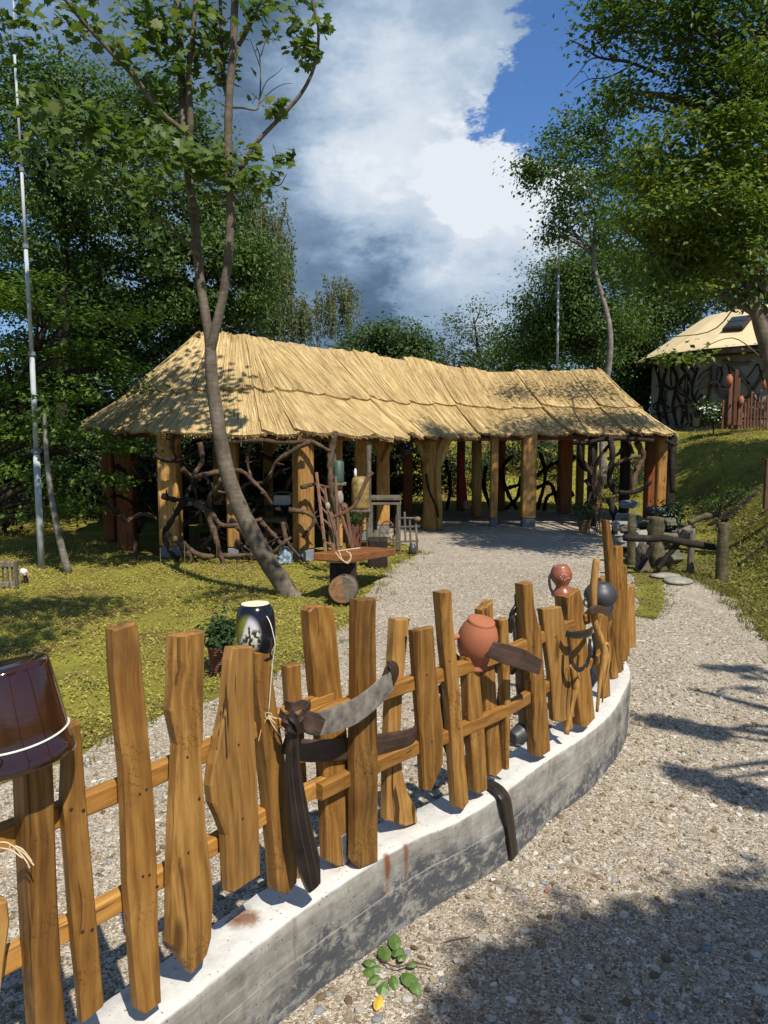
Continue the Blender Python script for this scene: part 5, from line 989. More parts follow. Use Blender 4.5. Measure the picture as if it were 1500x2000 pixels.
# ------------------------------------------------------------------ gravel stones
def gn_scatter(name, poly, z, density, smin, smax, mat, seed):
    o = MB().add(np.column_stack([np.asarray(poly), np.full(len(poly), z)]), [list(range(len(poly)))]).build(name, mat, origin=(0, 0, 0)); tag(o, kind='stuff')
    ng = bpy.data.node_groups.new(name, 'GeometryNodeTree'); ng.interface.new_socket('Geometry', in_out='INPUT', socket_type='NodeSocketGeometry'); ng.interface.new_socket('Geometry', in_out='OUTPUT', socket_type='NodeSocketGeometry')
    gi = ng.nodes.new('NodeGroupInput'); go = ng.nodes.new('NodeGroupOutput'); dp = ng.nodes.new('GeometryNodeDistributePointsOnFaces'); dp.inputs['Density'].default_value = density; dp.inputs['Seed'].default_value = seed
    ico = ng.nodes.new('GeometryNodeMeshIcoSphere'); ico.inputs['Subdivisions'].default_value = 1; ico.inputs['Radius'].default_value = 1
    sm = ng.nodes.new('GeometryNodeSetMaterial'); sm.inputs['Material'].default_value = mat; ip = ng.nodes.new('GeometryNodeInstanceOnPoints')
    def rv(lo, hi, s):
        r = ng.nodes.new('FunctionNodeRandomValue'); r.data_type = 'FLOAT_VECTOR'; r.inputs[0].default_value = lo; r.inputs[1].default_value = hi; r.inputs['Seed'].default_value = s; return r.outputs[0]
    l = ng.links.new; l(gi.outputs[0], dp.inputs[0]); l(dp.outputs[0], ip.inputs['Points']); l(ico.outputs[0], sm.inputs[0]); l(sm.outputs[0], ip.inputs['Instance'])
    l(rv((-.5, -.5, 0), (.5, .5, 6.28), 3), ip.inputs['Rotation']); l(rv((smin, smin, smin * .5), (smax, smax * .8, smax * .5), 5), ip.inputs['Scale']); l(ip.outputs[0], go.inputs[0])
    md = o.modifiers.new('scatter', 'NODES'); md.node_group = ng; return o
def clip_y(poly, y0, y1, k=.56):
    P = []; 
    for p in sheet_pts(poly):
        P.append(p)
    return P
yd = np.array(yard); 
def region(y0, y1, xl, xr): return [(xl(y0), y0), (xr(y0), y0), (xr(y1), y1), (xl(y1), y1)]
fine_xl = lambda y: -.56 * y; fine_xr = lambda y: .56 * y
gn_scatter('gravel', region(1.2, 2.6, fine_xl, fine_xr), .004, 6500, .003, .0080, M['stone'], 1)
def strip_edge(y): return np.interp(y, [p[1] for p in lawn_edge[::-1]], [p[0] for p in lawn_edge[::-1]]) + .12
clipl = lambda ys: [(max(-.56 * y, float(strip_edge(y))), y) for y in ys]
clipr = lambda ys: [(.56 * y, y) for y in ys[::-1]]
YS = [2.6, 3.0, 3.3, 3.6, 4.0, 4.3, 4.6]
gn_scatter('gravel', clipl(YS) + clipr(YS), .004, 3600, .0035, .0085, M['stone'], 2)
gn_scatter('gravel', [(float(strip_edge(y)), y) for y in (4.6, 5.2, 5.8, 6.4, 7, 8, 9, 10)] + [(2.6, 10), (3.2, 9), (3.2, 6.5), (2.6, 4.6)], .004, 900, .006, .013, M['stone'], 3)
YT = [1.3, 2.0, 2.6, 3.0, 3.3, 3.6, 4.0, 4.5, 5.0]
gn_scatter('gravel', clipl(YT) + clipr(YT), .007, 110, .010, .022, M['stone'], 4)

gn_scatter('gravel', clipl(YT) + clipr(YT), .007, 22, .011, .026, M['chip'], 9)
stones = []
for k in range(4):
    mb = MB(); A = rng.normal(0, 1, (4, 3)); prof = [(math.sin(math.pi * i / 7) + 1e-5, -math.cos(math.pi * i / 7)) for i in range(8)]; lathe(mb, prof, 12); V = mb.V[0]
    for a in A: V += (V * np.maximum(0, V @ a - .3)[:, None]) * -.16
    V += rng.normal(0, .035, V.shape); stones.append(V.copy())
def rock(name, p, s, mat, label, cat, group=None, kidx=None, flat=.6):
    k = rng.integers(4) if kidx is None else kidx; a = rng.uniform(0, 6.28); A = np.array([[math.cos(a), math.sin(a), 0], [-math.sin(a), math.cos(a), 0], [0, 0, 1]])
    V = (stones[k] * np.array([1, .8, flat]) * s) @ A + np.asarray(p, float); mb = MB(); n = 12; F = np.concatenate([np.stack([i * n + np.arange(n), i * n + (np.arange(n) + 1) % n, (i + 1) * n + (np.arange(n) + 1) % n, (i + 1) * n + np.arange(n)], 1) for i in range(7)])
    mb.add(V, loops=F.ravel(), counts=np.full(len(F), 4)); return tag(mb.build(name, M[mat], smooth_=True), label, cat, group)
for px, py, r, mt, lab in [(794, 1952, 15, 'rock', 'rounded cream stone beside the yellow leaf on the gravel'), (755, 1857, 12, 'rock', 'cream stone at the wall foot behind the green leafy twig'), (1025, 1817, 11, 'rock', 'pale stone on the gravel at the edge of the big shadow'), (1487, 1934, 18, 'rock', 'large white stone in the shade by the right edge'),
                           (1276, 1985, 14, 'rock_grey', 'grey round stone in the shade near the bottom edge'), (1475, 1862, 15, 'rock', 'pale flat stone in the shade above the large white stone'), (1060, 1724, 9, 'rock_grey', 'grey flake of slate lying left of a red crumb'), (1380, 1852, 13, 'rock_grey', 'broad grey slate flake in the middle of the shade'), (737, 1989, 13, 'rock_grey', 'dark slate chip below the yellow leaf'),
                           (1162, 1762, 10, 'rock', 'flat pale stone just outside the tip of the shadow'), (1271, 1803, 8, 'rock', 'small white stone lying in the shadow'), (795, 1860, 8, 'rock_grey', 'small grey stone beside the green leafy twig'), (864, 1913, 9, 'rock_grey', 'blue grey chip right of the leafy twig'), (1418, 1902, 10, 'rock', 'pale oval stone beside the rusty patch'), (640, 1942, 11, 'rock_grey', 'grey chip at the foot of the wall near the bottom'), (622, 1975, 13, 'rock_grey', 'slate piece lowest at the wall foot'), (1006, 1703, 9, 'rock', 'white pebble below the hanging strap end')]:
    p = gnd(px, py, .006); rock('stone', p, r / FPX * p[1] * 1.1, mt, lab, 'stone', flat=.42)
p = gnd(1068, 1740, .006); rock('brick_crumb', p, .013, 'clay', 'small red brick crumb on the gravel', 'crumb')
# ------------------------------------------------------------------ pots and straps on the fence
def fpt(px, py, off):
    p, n = fence_plane(px, py, off); return onplane(px, py, p, n)
y1 = PKO[1][1][1]; c0 = at(16, 1396, y1 - .01); Azc = axes((-.19, .05, 1.0))
crock = thing('glazed_crock', 'big glossy brown glazed crock turned upside down on a post', 'crock', c0); mb = MB()
prof = [(.060, -.1), (.105, -.1), (.1115, -.097), (.113, -.088), (.109, -.076), (.1055, -.066), (.1045, -.03), (.101, .03), (.0965, .084), (.0945, .094), (.091, .100), (.086, .103), (.04, .104), (.0001, .104)]
lathe(mb, prof, 48, c0, Azc); mb.build('body', M['brown_glaze'], crock, smooth_=True)
mb = MB(); k = np.linspace(0, 2 * np.pi, 48); tube(mb, c0 + (np.stack([np.cos(k) * .1065, np.sin(k) * .1065, -.048 + .004 * np.sin(k * 2)], 1)) @ Azc, .0022, 6, cap=False); mb.build('string', M['white_string'], crock, smooth_=True)
mb = MB(); ldir = np.array([-.12, -1., 0]); ldir /= np.linalg.norm(ldir); u = np.cross([0, 0, 1], ldir)
tube(mb, spline([c0 + (np.array(q[0]) * ldir + u * q[1] + np.array([0, 0, q[2]])) for q in ((.092, -.045, -.052), (.115, -.03, -.058), (.122, 0, -.062), (.115, .03, -.058), (.092, .045, -.052))], 5), [.010, .016, .017, .016, .010], 10); mb.build('handle', M['brown_glaze'], crock, smooth_=True)

y6 = PKO[6][1][1]; c0 = at(500, 1232, y6 + .01); jug = thing('painted_jug', 'glossy black jug painted with a landscape, upside down showing its cream base', 'jug', c0)
mb = MB(); lathe(mb, [(.030, -.082), (.043, -.082), (.046, -.076), (.041, -.066), (.044, -.056), (.052, -.04), (.0555, -.01), (.0555, .02), (.0535, .045), (.048, .064), (.0405, .075), (.038, .077)], 48, c0, axes((-.02, .03, 1))); o = mb.build('body', M['jug_black'], jug, smooth_=True)
mb = MB(); lathe(mb, [(.0395, .0768), (.0385, .079), (.036, .0795), (.02, .0785), (.0001, .078)], 40, c0, axes((-.02, .03, 1))); mb.build('base', M['cream_glaze'], jug)
t = MB(); kn = at(524, 1398, y6 - .025)
tube(t, spline([at(497, 1192, y6 + .01), at(516, 1199, y6 - .015), at(527, 1215, y6 - .04), at(534, 1240, y6 - .045), at(537, 1262, y6 - .04), at(532, 1300, y6 - .03), kn], 6), .0013, 5); jugs = t.build('string', M['white_string'], jug, smooth_=True)

tw = thing('twine_knot', 'pale twine knotted round the twisted picket under the black jug', 'twine', kn)
for pts in ([(524, 1398), (512, 1420), (505, 1447)], [(524, 1398), (545, 1404), (560, 1408), (575, 1402), (590, 1402)], [(524, 1400), (540, 1415), (556, 1428), (567, 1442)], [(524, 1400), (535, 1420), (550, 1440)], [(524, 1396), (538, 1403), (556, 1404)], [(518, 1392), (520, 1402), (530, 1404), (530, 1394), (520, 1392)], [(524, 1398), (546, 1420), (565, 1420), (570, 1436)]):
    t = MB(); tube(t, spline([at(px, py, y6 - .03) for px, py in pts], 5), .0013, 5); t.build('strand', M['string'], tw)
y1b = PKO[1][1][1] - .06; tw = thing('twine_knot', 'frayed twine tied round the post under the brown crock', 'twine', at(35, 1655, y1b))
for pts in ([(-20, 1648), (10, 1645), (30, 1655)], [(30, 1655), (48, 1668), (66, 1690)], [(30, 1655), (50, 1680), (58, 1695)], [(20, 1650), (12, 1690), (2, 1720)], [(-10, 1655), (20, 1660), (44, 1676)], [(30, 1652), (45, 1660), (62, 1682)]):
    t = MB(); tube(t, spline([at(px, py, y1b) for px, py in pts], 5), .0016, 5); t.build('strand', M['string'], tw)

y13 = PKO[13][1][1]; c0 = at(932, 1253, y13 + .01); A = axes((.16, -.20, 1)); pot = thing('clay_pot', 'round matt terracotta pot with a handle hanging upside down on a picket', 'pot', c0)
mb = MB(); lathe(mb, [(.040, -.098), (.056, -.100), (.060, -.096), (.056, -.088), (.052, -.078), (.056, -.062), (.070, -.035), (.0775, .0), (.075, .032), (.064, .062), (.054, .077), (.052, .080), (.0525, .083), (.051, .090), (.046, .092), (.0001, .091)], 48, c0, A); mb.build('body', M['clay'], pot, smooth_=True)
mb = MB(); tube(mb, spline([c0 + np.array(q) @ A for q in ((-.072, -.01, .015), (-.092, -.02, .010), (-.100, -.02, -.015), (-.088, -.015, -.05), (-.058, -.005, -.078))], 6), [.010, .008, .008, .008, .009], 8); mb.build('handle', M['clay'], pot, smooth_=True)

ys = PKO[18][1][1]; c0 = at(1097, 1134, ys); A = axes((-.10, .02, 1)); jug2 = thing('small_jug', 'small reddish glazed jug with white marks standing rim down on a picket', 'jug', c0)
k = ys / FPX
mb = MB(); lathe(mb, [(14 * k, -29 * k), (22 * k, -29 * k), (23 * k, -26 * k), (16 * k, -17 * k), (12 * k, -12 * k), (14 * k, -6 * k), (20 * k, 3 * k), (21.5 * k, 12 * k), (19 * k, 22 * k), (15.5 * k, 27 * k), (15 * k, 30 * k), (12 * k, 31 * k), (.0001, 30 * k)], 36, c0, A); mb.build('body', M['clay_glaze'], jug2, smooth_=True)
mb = MB(); tube(mb, spline([at(px, py, ys) for px, py in ((1078, 1118), (1073, 1128), (1074, 1145), (1080, 1158), (1090, 1161))], 5), .0065, 7); mb.build('handle', M['iron_pot'], jug2, smooth_=True)
for px, py in ((1098, 1122), (1102, 1121), (1106, 1123), (1098, 1131), (1103, 1133), (1107, 1130), (1111, 1129), (1095, 1127)):
    q = at(px, py, ys - 20 * k); dd = q - c0; dd[2] = 0; mb = MB(); box(mb, q, (.006, .003, .0025), None, ch=.0008); mb.build('painted_mark', M['white'], jug2)

yb = 3.95; c0 = at(1173, 1163, yb); k = yb / FPX; ip = thing('black_pot', 'squat black clay pot set upside down among the last pickets', 'pot', c0)
mb = MB(); lathe(mb, [(16 * k, -26 * k), (25 * k, -26.5 * k), (27 * k, -23 * k), (24 * k, -19 * k), (26 * k, -15 * k), (31 * k, -8 * k), (33 * k, 0), (31 * k, 9 * k), (25 * k, 18 * k), (19 * k, 23 * k), (18 * k, 25.5 * k), (16 * k, 26 * k), (.0001, 25.5 * k)], 44, c0, axes((.03, 0, 1))); mb.build('body', M['iron_pot'], ip, smooth_=True)
mb = MB(); tube(mb, spline([at(px, py, yb - .03) for px, py in ((1143, 1168), (1140, 1178), (1146, 1184), (1152, 1180))], 4), .006, 6); mb.build('lug', M['iron_pot'], ip, smooth_=True)

def strap(name, label, pts, width, wd, mat='leather', thick=.006, curve=0.0, cat='strap'):
    P = [fpt(*q) for q in pts]; mb = MB(); ribbon(mb, P, width, wd, thick, curve=curve); o = mb.build(name, M[mat]); tag(o, label, cat); return o
TD = np.append(CT[on_curve(620, 1500, 0)], 0); UPV = np.array([0, 0, 1.])
strap('suede_strap', 'wide grey suede strap slung across two pickets below a rail end', [(592, 1412, -.03), (615, 1414, -.05), (650, 1406, -.055), (695, 1388, -.05), (732, 1360, -.045), (764, 1328, -.03)], [.05, .066, .078, .082, .080, .074], np.array([UPV, UPV, UPV, UPV + .35 * TD * -1, UPV - .5 * TD]), 'suede', .005)
strap('leather_collar', 'long black stitched collar hanging down between two boards', [(576, 1400, -.035), (571, 1450, -.03), (574, 1520, -.03), (588, 1615, -.035), (604, 1690, -.04), (612, 1732, -.04)], [.030, .036, .052, .068, .076, .050], TD, 'leather', .018)
strap('leather_belt', 'dark brown padded belt woven behind the square picket', [(556, 1452, .030), (600, 1466, .044), (680, 1462, .050), (722, 1456, .054), (775, 1447, .036), (805, 1436, .034), (816, 1416, .05)], [.055, .066, .070, .070, .066, .055, .03], UPV, 'leather_brown', .012)
kt = thing('strap_knot', 'knot of dark leather beside the grey suede strap', 'knot', fpt(575, 1392, -.03))
for pts, w in (([(548, 1390, -.02), (560, 1402, -.045), (580, 1404, -.05), (596, 1388, -.045), (604, 1372, -.03)], .026), ([(558, 1376, -.02), (572, 1380, -.05), (590, 1376, -.05), (602, 1390, -.03), (596, 1412, -.03)], .028), ([(552, 1408, -.02), (566, 1420, -.05), (584, 1424, -.045), (600, 1412, -.03)], .024), ([(566, 1392, -.055), (576, 1406, -.062), (582, 1424, -.05)], .024)):
    mb = MB(); ribbon(mb, [fpt(*q) for q in pts], w, UPV, .006, curve=.1); mb.build('loop', M['leather_brown' if w > .025 else 'leather'], kt)
mb = MB(); ribbon(mb, [fpt(*q) for q in ((752, 1318, -.032), (760, 1300, -.045), (770, 1306, -.03), (772, 1322, .0), (766, 1338, .02))], .034, UPV * .3 + TD, .005); tag(mb.build('strap_loop', M['leather_brown']), 'small curled dark loop at the upper end of the grey suede strap', 'loop')
mb = MB(); ribbon(mb, [fpt(*q) for q in ((592, 1402, -.040), (612, 1412, -.060), (630, 1418, -.064))], [.050, .060, .040], UPV, .006); tag(mb.build('strap_tongue', M['leather_brown']), 'brown leather tongue at the lower end of the grey suede strap', 'leather tongue')
TD2 = np.append(CT[on_curve(960, 1400, 0)], 0)
strap('leather_belt', 'brown stitched belt sticking out from under the terracotta pot', [(952, 1266, -.02), (985, 1277, -.06), (1018, 1287, -.075), (1054, 1303, -.06)], [.058, .074, .074, .060], UPV + .1 * TD2, 'leather_brown', .010)
pw = [fpt(872, 1332, .085), fpt(868, 1395, .10), fpt(877, 1455, .10), fpt(900, 1500, .07), gnd(925, 1523, WZ + .02), gnd(955, 1530, WZ + .018)] + [fpt(px, py, -.018) for px, py in ((984, 1556), (995, 1605), (1001, 1650), (1004, 1672))]
mb = MB(); ribbon(mb, pw, [.05, .055, .055, .055, .056, .056, .054, .050, .046, .046], TD2, .012); tag(mb.build('leather_strap', M['leather']), 'black strap draped over the concrete wall and hanging to the gravel', 'strap')
mb = MB(); ribbon(mb, [fpt(858, 1338, .09), fpt(866, 1345, .075), fpt(880, 1340, .06)], .045, UPV, .008); tag(mb.build('leather_scrap', M['leather']), 'bit of dark leather hooked on the upper rail left of the terracotta pot', 'leather scrap')
strap('buckled_strap', 'black strap buckled round the six sided post', [(1106, 1237, -.03), (1128, 1240, -.06), (1150, 1236, -.05), (1156, 1230, -.02)], [.03, .034, .036, .03], UPV, 'leather', .008)
TD3 = np.append(CT[on_curve(1135, 1300, 0)], 0)
strap('loop_strap', 'thin loop of black leather hanging across the six sided post', [(1112, 1262, -.03), (1116, 1290, -.045), (1128, 1307, -.06), (1142, 1303, -.06), (1151, 1280, -.05), (1152, 1248, -.04)], [.02, .022, .022, .022, .022, .02], UPV * .3 + TD3, 'leather', .005)
strap('pot_strap', 'dark strap looped below the squat black pot', [(1146, 1198, .0), (1160, 1190, -.03), (1178, 1192, -.035), (1192, 1203, -.02), (1190, 1210, .0)], [.02, .036, .036, .03, .02], UPV, 'leather_brown', .008)
strap('black_tie', 'black tie hanging behind the six sided post', [(1158, 1238, .03), (1162, 1262, .03), (1159, 1290, .03), (1154, 1306, .03)], [.024, .03, .026, .016], TD3, 'leather', .008)
tl = thing('wooden_mallet', 'old mallet with a worn handle and black head hung behind the rails', 'mallet', fpt(1020, 1330, .08))
mb = MB(); tube(mb, spline([fpt(1010, 1204, .085), fpt(1014, 1260, .085), fpt(1020, 1340, .085), fpt(1027, 1418, .085)], 5), [.022, .024, .028, .030], 10, lump=.03); mb.build('handle', M['handle'], tl, smooth_=True)
mb = MB(); tube(mb, spline([fpt(1000, 1442, .11), fpt(1018, 1432, .09), fpt(1036, 1408, .07), fpt(1038, 1380, .08)], 5), [.030, .042, .034, .015], 10, lump=.04); mb.build('head', M['iron_pot'], tl, smooth_=True)
hn = thing('harness', 'tangle of black harness leather hanging behind the tall notched picket', 'harness', fpt(1005, 1250, .1))
for pts, w in (([(1012, 1158, .09), (1014, 1185, .09), (1020, 1215, .09), (1024, 1300, .1)], .05), ([(1012, 1180, .08), (1000, 1200, .09), (995, 1235, .1)], .022), ([(984, 1300, .1), (980, 1350, .1), (975, 1400, .1), (982, 1460, .1)], .05), ([(968, 1300, .09), (988, 1310, .09), (1006, 1306, .09)], .05)):
    mb = MB(); ribbon(mb, [fpt(*q) for q in pts], w, TD3 if w != .022 else UPV, .014); mb.build('strap', M['leather'], hn)

# fallen sprig and leaf
def leaf_obj(px, py, s, rot, mat, parent=None, lift=.012, tilt=.2):
    p = gnd(px, py, lift); T = np.array([(x * 1, y * .78, .55 * x * (1 - x) - .9 * y * y - .18 * x * x) for x, y in [(0, 0), (.12, .22), (.35, .38), (.6, .36), (.85, .18), (1, 0), (.85, -.18), (.6, -.36), (.35, -.38), (.12, -.22), (.3, 0), (.6, 0), (.85, 0)]])
    F = [(0, 10, 2, 1), (10, 11, 3, 2), (11, 12, 4, 3), (12, 5, 4), (0, 9, 8, 10), (10, 8, 7, 11), (11, 7, 6, 12), (12, 6, 5)]
    x = np.array([math.cos(rot), math.sin(rot), tilt * .3]); A = axes(np.array([-.1, -.25, 1.]) + rng.normal(0, .15, 3), x); mb = MB(); mb.add((T * s) @ A + p, F); return mb.build('leaf', M[mat], parent, origin=p)
sp = thing('leafy_sprig', 'green leafy twig lying on the gravel by the wall', 'twig', gnd(770, 1890))
mb = MB(); tube(mb, spline([gnd(846, 1889, .02), gnd(810, 1880, .03), gnd(775, 1888, .03), gnd(745, 1876, .02)], 5), .0025, 6); mb.build('stem', M['oldwood'], sp)
for px, py, s, r in ((758, 1878, .050, 1.9), (745, 1890, .050, 3.3), (752, 1915, .050, -1.9), (785, 1900, .055, -.9), (770, 1870, .045, 1.2), (800, 1915, .04, -1.0), (735, 1885, .035, 2.7), (775, 1858, .05, 1.7), (765, 1905, .035, -1.4), (795, 1888, .03, .4), (742, 1905, .034, -2.6), (778, 1878, .03, .9)): leaf_obj(px, py, s * 1.45, r, 'fresh_leaf', sp, .022)
o = leaf_obj(735, 1975, .05, 1.3, 'yellow_leaf', None, .012); o.name = 'yellow_leaf'; tag(o, 'single fallen yellow leaf on the gravel', 'leaf')
o = MB(); tube(o, spline([gnd(868, 1840, .01), gnd(890, 1834, .012), gnd(918, 1830, .01)], 4), .002, 5); tag(o.build('thin_twig', M['oldwood']), 'thin dry twig on the sunlit gravel', 'twig')

# ------------------------------------------------------------------ flower basket on the lawn edge
def basket(name, label, cat, px, py, wpx, hpx, mat='wicker', leaves=220, hpl=70, wpl=60, lsz=.05, flower=None, z0=0.0, y=None, lm='potplant'):
    p = gnd(px, py, z0) if y is None else at(px, py, y); y = p[1]; k = y / FPX; r = wpx / 2 * k; h = hpx * k; t = thing(name, label, cat, p)
    mb = MB(); lathe(mb, [(r * .72, 0), (r * .76, h * .1), (r * .88, h * .5), (r, h * .92), (r * 1.05, h * .95), (r * 1.05, h), (r * .95, h), (r * .9, h * .85), (.0001, h * .82)], 24, p); mb.build('pot', M[mat], t, smooth_=True)
    C = p + np.array([0, 0, h + hpl * .4 * k]) + rng.normal(0, .4, (26, 3)) * np.array([wpl * .62 * k, wpl * .5 * k, hpl * .42 * k]); C[:, 2] = np.maximum(C[:, 2], p[2] + h * .8)
    mb = MB(); clump_leaves(C, leaves // 26 + 1, wpl * .35 * k, lsz, .8, p, .5, mb=mb); mb.build('foliage', M[lm], t)
    if flower:
        mb = MB(); clump_leaves(C[:(1 if flower == 'petal_red' else 10)] + np.array([0, -.3 * wpl * k * .5, .02]), 4, wpl * .3 * k, lsz * .8, .8, p, .5, mb=mb); mb.build('blossoms', M[flower], t)
    return t
basket('flower_basket', 'dark red wicker basket with a leafy plant on the lawn edge', 'flower pot', 431, 1314, 50, 58, leaves=520, hpl=70, wpl=72, lsz=.05, flower='petal_red')
basket('potted_shrub', 'small round green shrub in a pale tub under the pavilion', 'potted plant', 1141, 1042, 26, 28, 'handle', 420, 44, 50, .06)
basket('wicker_planter', 'red wicker planter with a green plant beside the ladder', 'planter', 690, 1070, 40, 44, leaves=260, hpl=30, wpl=50, lsz=.05, y=9.4)
basket('hanging_basket', 'hanging basket of blue flowers under the pavilion eave', 'flower pot', 793, 888, 24, 10, 'black', 260, 26, 40, .06, 'petal_blue', y=12.6)

# ------------------------------------------------------------------ bench on a log block, ladder and old gear
bn = thing('plank_bench', 'reddish plank bench resting on wooden blocks in front of the pavilion', 'bench', gnd(690, 1170))
a, b_ = at(648, 1089, 7.55), at(742, 1076, 8.9); mb = MB(); beam(mb, a, b_, .42, .085, ch=.012); x = (b_ - a) / np.linalg.norm(b_ - a); mb.build('seat', M['plank'], bn, origin=(a + b_) / 2, rot=Matrix(((x[0], -x[1], 0), (x[1], x[0], 0), (0, 0, 1))).to_quaternion())
c = gnd(668, 1176); mb = MB(); box(mb, (c[0], c[1] + .28, .20), (.27, .38, .40), ch=.02); mb.build('block', M['darkwood'], bn, origin=(c[0], c[1] + .28, 0))
mb = MB(); box(mb, (c[0] - .01, c[1] + .25, .415), (.30, .42, .022), ch=.004); mb.build('shelf', M['metal'], bn)
c2 = gnd(738, 1104); mb = MB(); box(mb, (c2[0], c2[1] - .1, .19), (.26, .30, .38), ch=.02); mb.build('block', M['darkwood'], bn, origin=(c2[0], c2[1], 0))
lg = at(668, 1152, 7.42); log = thing('log_block', 'short round log with a sawn face under the plank bench', 'log', lg - np.array([0, 0, .14])); mb = MB()
tube(mb, [lg + np.array([0, 0, 0]), lg + np.array([.03, .14, 0])], [.140, .142], 20, lump=.01); mb.build('body', M['bark'], log, smooth_=True)
mb = MB(); lathe(mb, [(.0001, .004), (.134, .003), (.138, 0)], 28, lg, axes((0, -1, .03))); mb.build('sawn_face', M['log_end'], log, origin=lg, rot=Matrix([list(r) for r in axes((0, -1, .03)).T]).to_quaternion())
rp = thing('rope_coil', 'loop of thin rope lying over the bench end', 'rope', at(672, 1080, 7.5)); mb = MB()
for pts in ([(655, 1078), (664, 1090), (676, 1098), (685, 1090), (682, 1078)], [(662, 1075), (668, 1092), (680, 1100), (686, 1085), (676, 1076)], [(660, 1076), (690, 1072), (704, 1070)]): tube(mb, spline([at(px, py, 7.36) for px, py in pts], 6), .006, 6)
mb.build('rope', M['string'], rp)
ld = thing('ladder', 'old brown wooden ladder leaning beside the bench', 'ladder', gnd(640, 1090))
for A_, B_ in (((618, 923, 9.55), (636, 1078, 9.2)), ((634, 953, 9.55), (652, 1080, 9.2))):
    mb = MB(); tube(mb, [at(*A_), at(*B_)], .022, 6); mb.build('rail', M['oldwood'], ld)
for t in (.13, .28, .43, .58, .73, .88):
    p0 = at(618, 923, 9.55) * (1 - t) + at(636, 1078, 9.2) * t; p1 = at(634, 953, 9.55) * (1 - t) + at(652, 1080, 9.2) * t; mb = MB(); tube(mb, [p0, p1], .014, 6); mb.build('rung', M['oldwood'], ld)
fr = thing('wooden_tripod', 'leaning frame of old poles standing on the bench', 'frame', at(680, 1075, 8.2))
for pts, r in (([(645, 1000), (655, 1040), (662, 1078)], .026), ([(660, 985), (690, 1076)], .02), ([(676, 990), (688, 1072)], .022), ([(650, 1010), (690, 990), (716, 938), (728, 922)], .024), ([(655, 930), (662, 1070)], .018)):
    mb = MB(); P_ = spline([at(px, py, 8.5) for px, py in pts], 4); tube(mb, P_, r, 7, lump=.05); mb.build('pole', M['oldwood'], fr)
sh = thing('pole_shelf', 'plank shelf on posts carrying two ceramic jars', 'shelf', (at(690, 1090, 10.6)[0], 10.6, 0))
for px in (652, 720): mb = MB(); tube(mb, [at(px, 1085, 10.5), at(px, 870, 10.5)], .035, 7, lump=.05); mb.build('post', M['greywood'], sh)
for pa, pb, py in ((648, 676, 945), (680, 724, 997)): a, b_ = at(pa, py, 10.5), at(pb, py, 10.5); mb = MB(); beam(mb, a, b_, .25, .035); mb.build('board', M['greywood'], sh)
def jar(name, label, px, py, wpx, hpx, y, mat, cat='jar', group=None, prof=None):
    p = at(px, py, y); k = y / FPX; r = wpx / 2 * k; h = hpx * k; mb = MB(); lathe(mb, [(r * a, h * b_) for a, b_ in (prof or [(.6, 0), (.8, .05), (1, .35), (1, .6), (.8, .82), (.55, .9), (.6, 1), (.0001, .99)])], 16, p); return tag(mb.build(name, M[mat], smooth_=True), label, cat, group)
jar('tall_jar', 'tall blue green jar on the upper shelf board', 661, 944, 22, 46, 10.5, 'teal', prof=[(.9, 0), (1, .1), (1, .9), (.7, .97), (.0001, .99)])
jar('ochre_jar', 'large mottled ochre jar on the lower shelf board', 704, 996, 36, 66, 10.5, 'ochre', prof=[(.85, 0), (1, .1), (1, .8), (.8, .96), (.4, 1), (.0001, 1)])
jar('white_bottle', 'small white bottle on top of the ochre jar', 694, 931, 6, 16, 10.5, 'white', 'bottle')
for i, (px, py, w, h, mt, lab) in enumerate(((664, 985, 14, 26, 'rock_slab', 'pale pot hanging in the pole frame by the ladder'), (672, 1000, 14, 18, 'oldwood', 'brown pot wedged in the pole frame'), (640, 995, 10, 14, 'rock_slab', 'little pale cup on the ladder side'))): jar('pot', lab, px, py, w, h, 9.0, mt, 'pot')
tb = thing('dark_table', 'tall dark old table with thick top boards beside the forked post', 'table', (at(752, 1070, 11.4)[0], 11.4, 0))
for py, w in ((972, .5), (981, .46)):
    a, b_ = at(721, py, 11.4), at(783, py, 11.4); mb = MB(); beam(mb, a, b_, w, .045); mb.build('top_board', M['greywood'], tb)
for px, y in ((724, 11.2), (779, 11.2), (727, 11.6), (776, 11.6)): mb = MB(); p = at(px, 985, y); beam(mb, (p[0], y, 0), (p[0], y, p[2]), .06, .06, up=(0, 1, 0)); mb.build('leg', M['greywood'], tb)
wh = thing('spinning_wheel', 'small dark spinning wheel standing right of the dark table', 'spinning wheel', (at(790, 1070, 11.0)[0], 11.0, 0))
wc = at(756, 1040, 10.9)
mb = MB(); k = np.linspace(0, 2 * np.pi, 24); tube(mb, wc + np.stack([np.cos(k) * .11, 0 * k, np.sin(k) * .17], 1), .014, 6, cap=False); mb.build('wheel_rim', M['oldwood'], wh)
for a in np.linspace(0, np.pi, 4, endpoint=False): mb = MB(); d = np.array([math.cos(a) * .11, 0, math.sin(a) * .17]); tube(mb, [wc - d, wc + d], .006, 5); mb.build('spoke', M['oldwood'], wh)
for pts in ([(742, 1045), (744, 1080)], [(768, 1045), (770, 1082)], [(778, 1010), (782, 1080)], [(800, 1015), (803, 1080)], [(812, 1015), (815, 1078)], [(775, 1012), (820, 1012)], [(775, 1030), (820, 1028)], [(742, 1060), (818, 1056)], [(790, 1000), (792, 1060)]): mb = MB(); tube(mb, [at(px, py, 10.8) for px, py in pts], .016, 6); mb.build('bar', M['greywood'], wh)
jar('wooden_bobbin', 'pale wooden bobbin on the spinning wheel', 815, 1018, 14, 9, 10.8, 'handle', 'bobbin'); jar('black_kettle', 'black kettle below the spinning wheel', 806, 1082, 16, 20, 10.7, 'iron_pot', 'kettle')
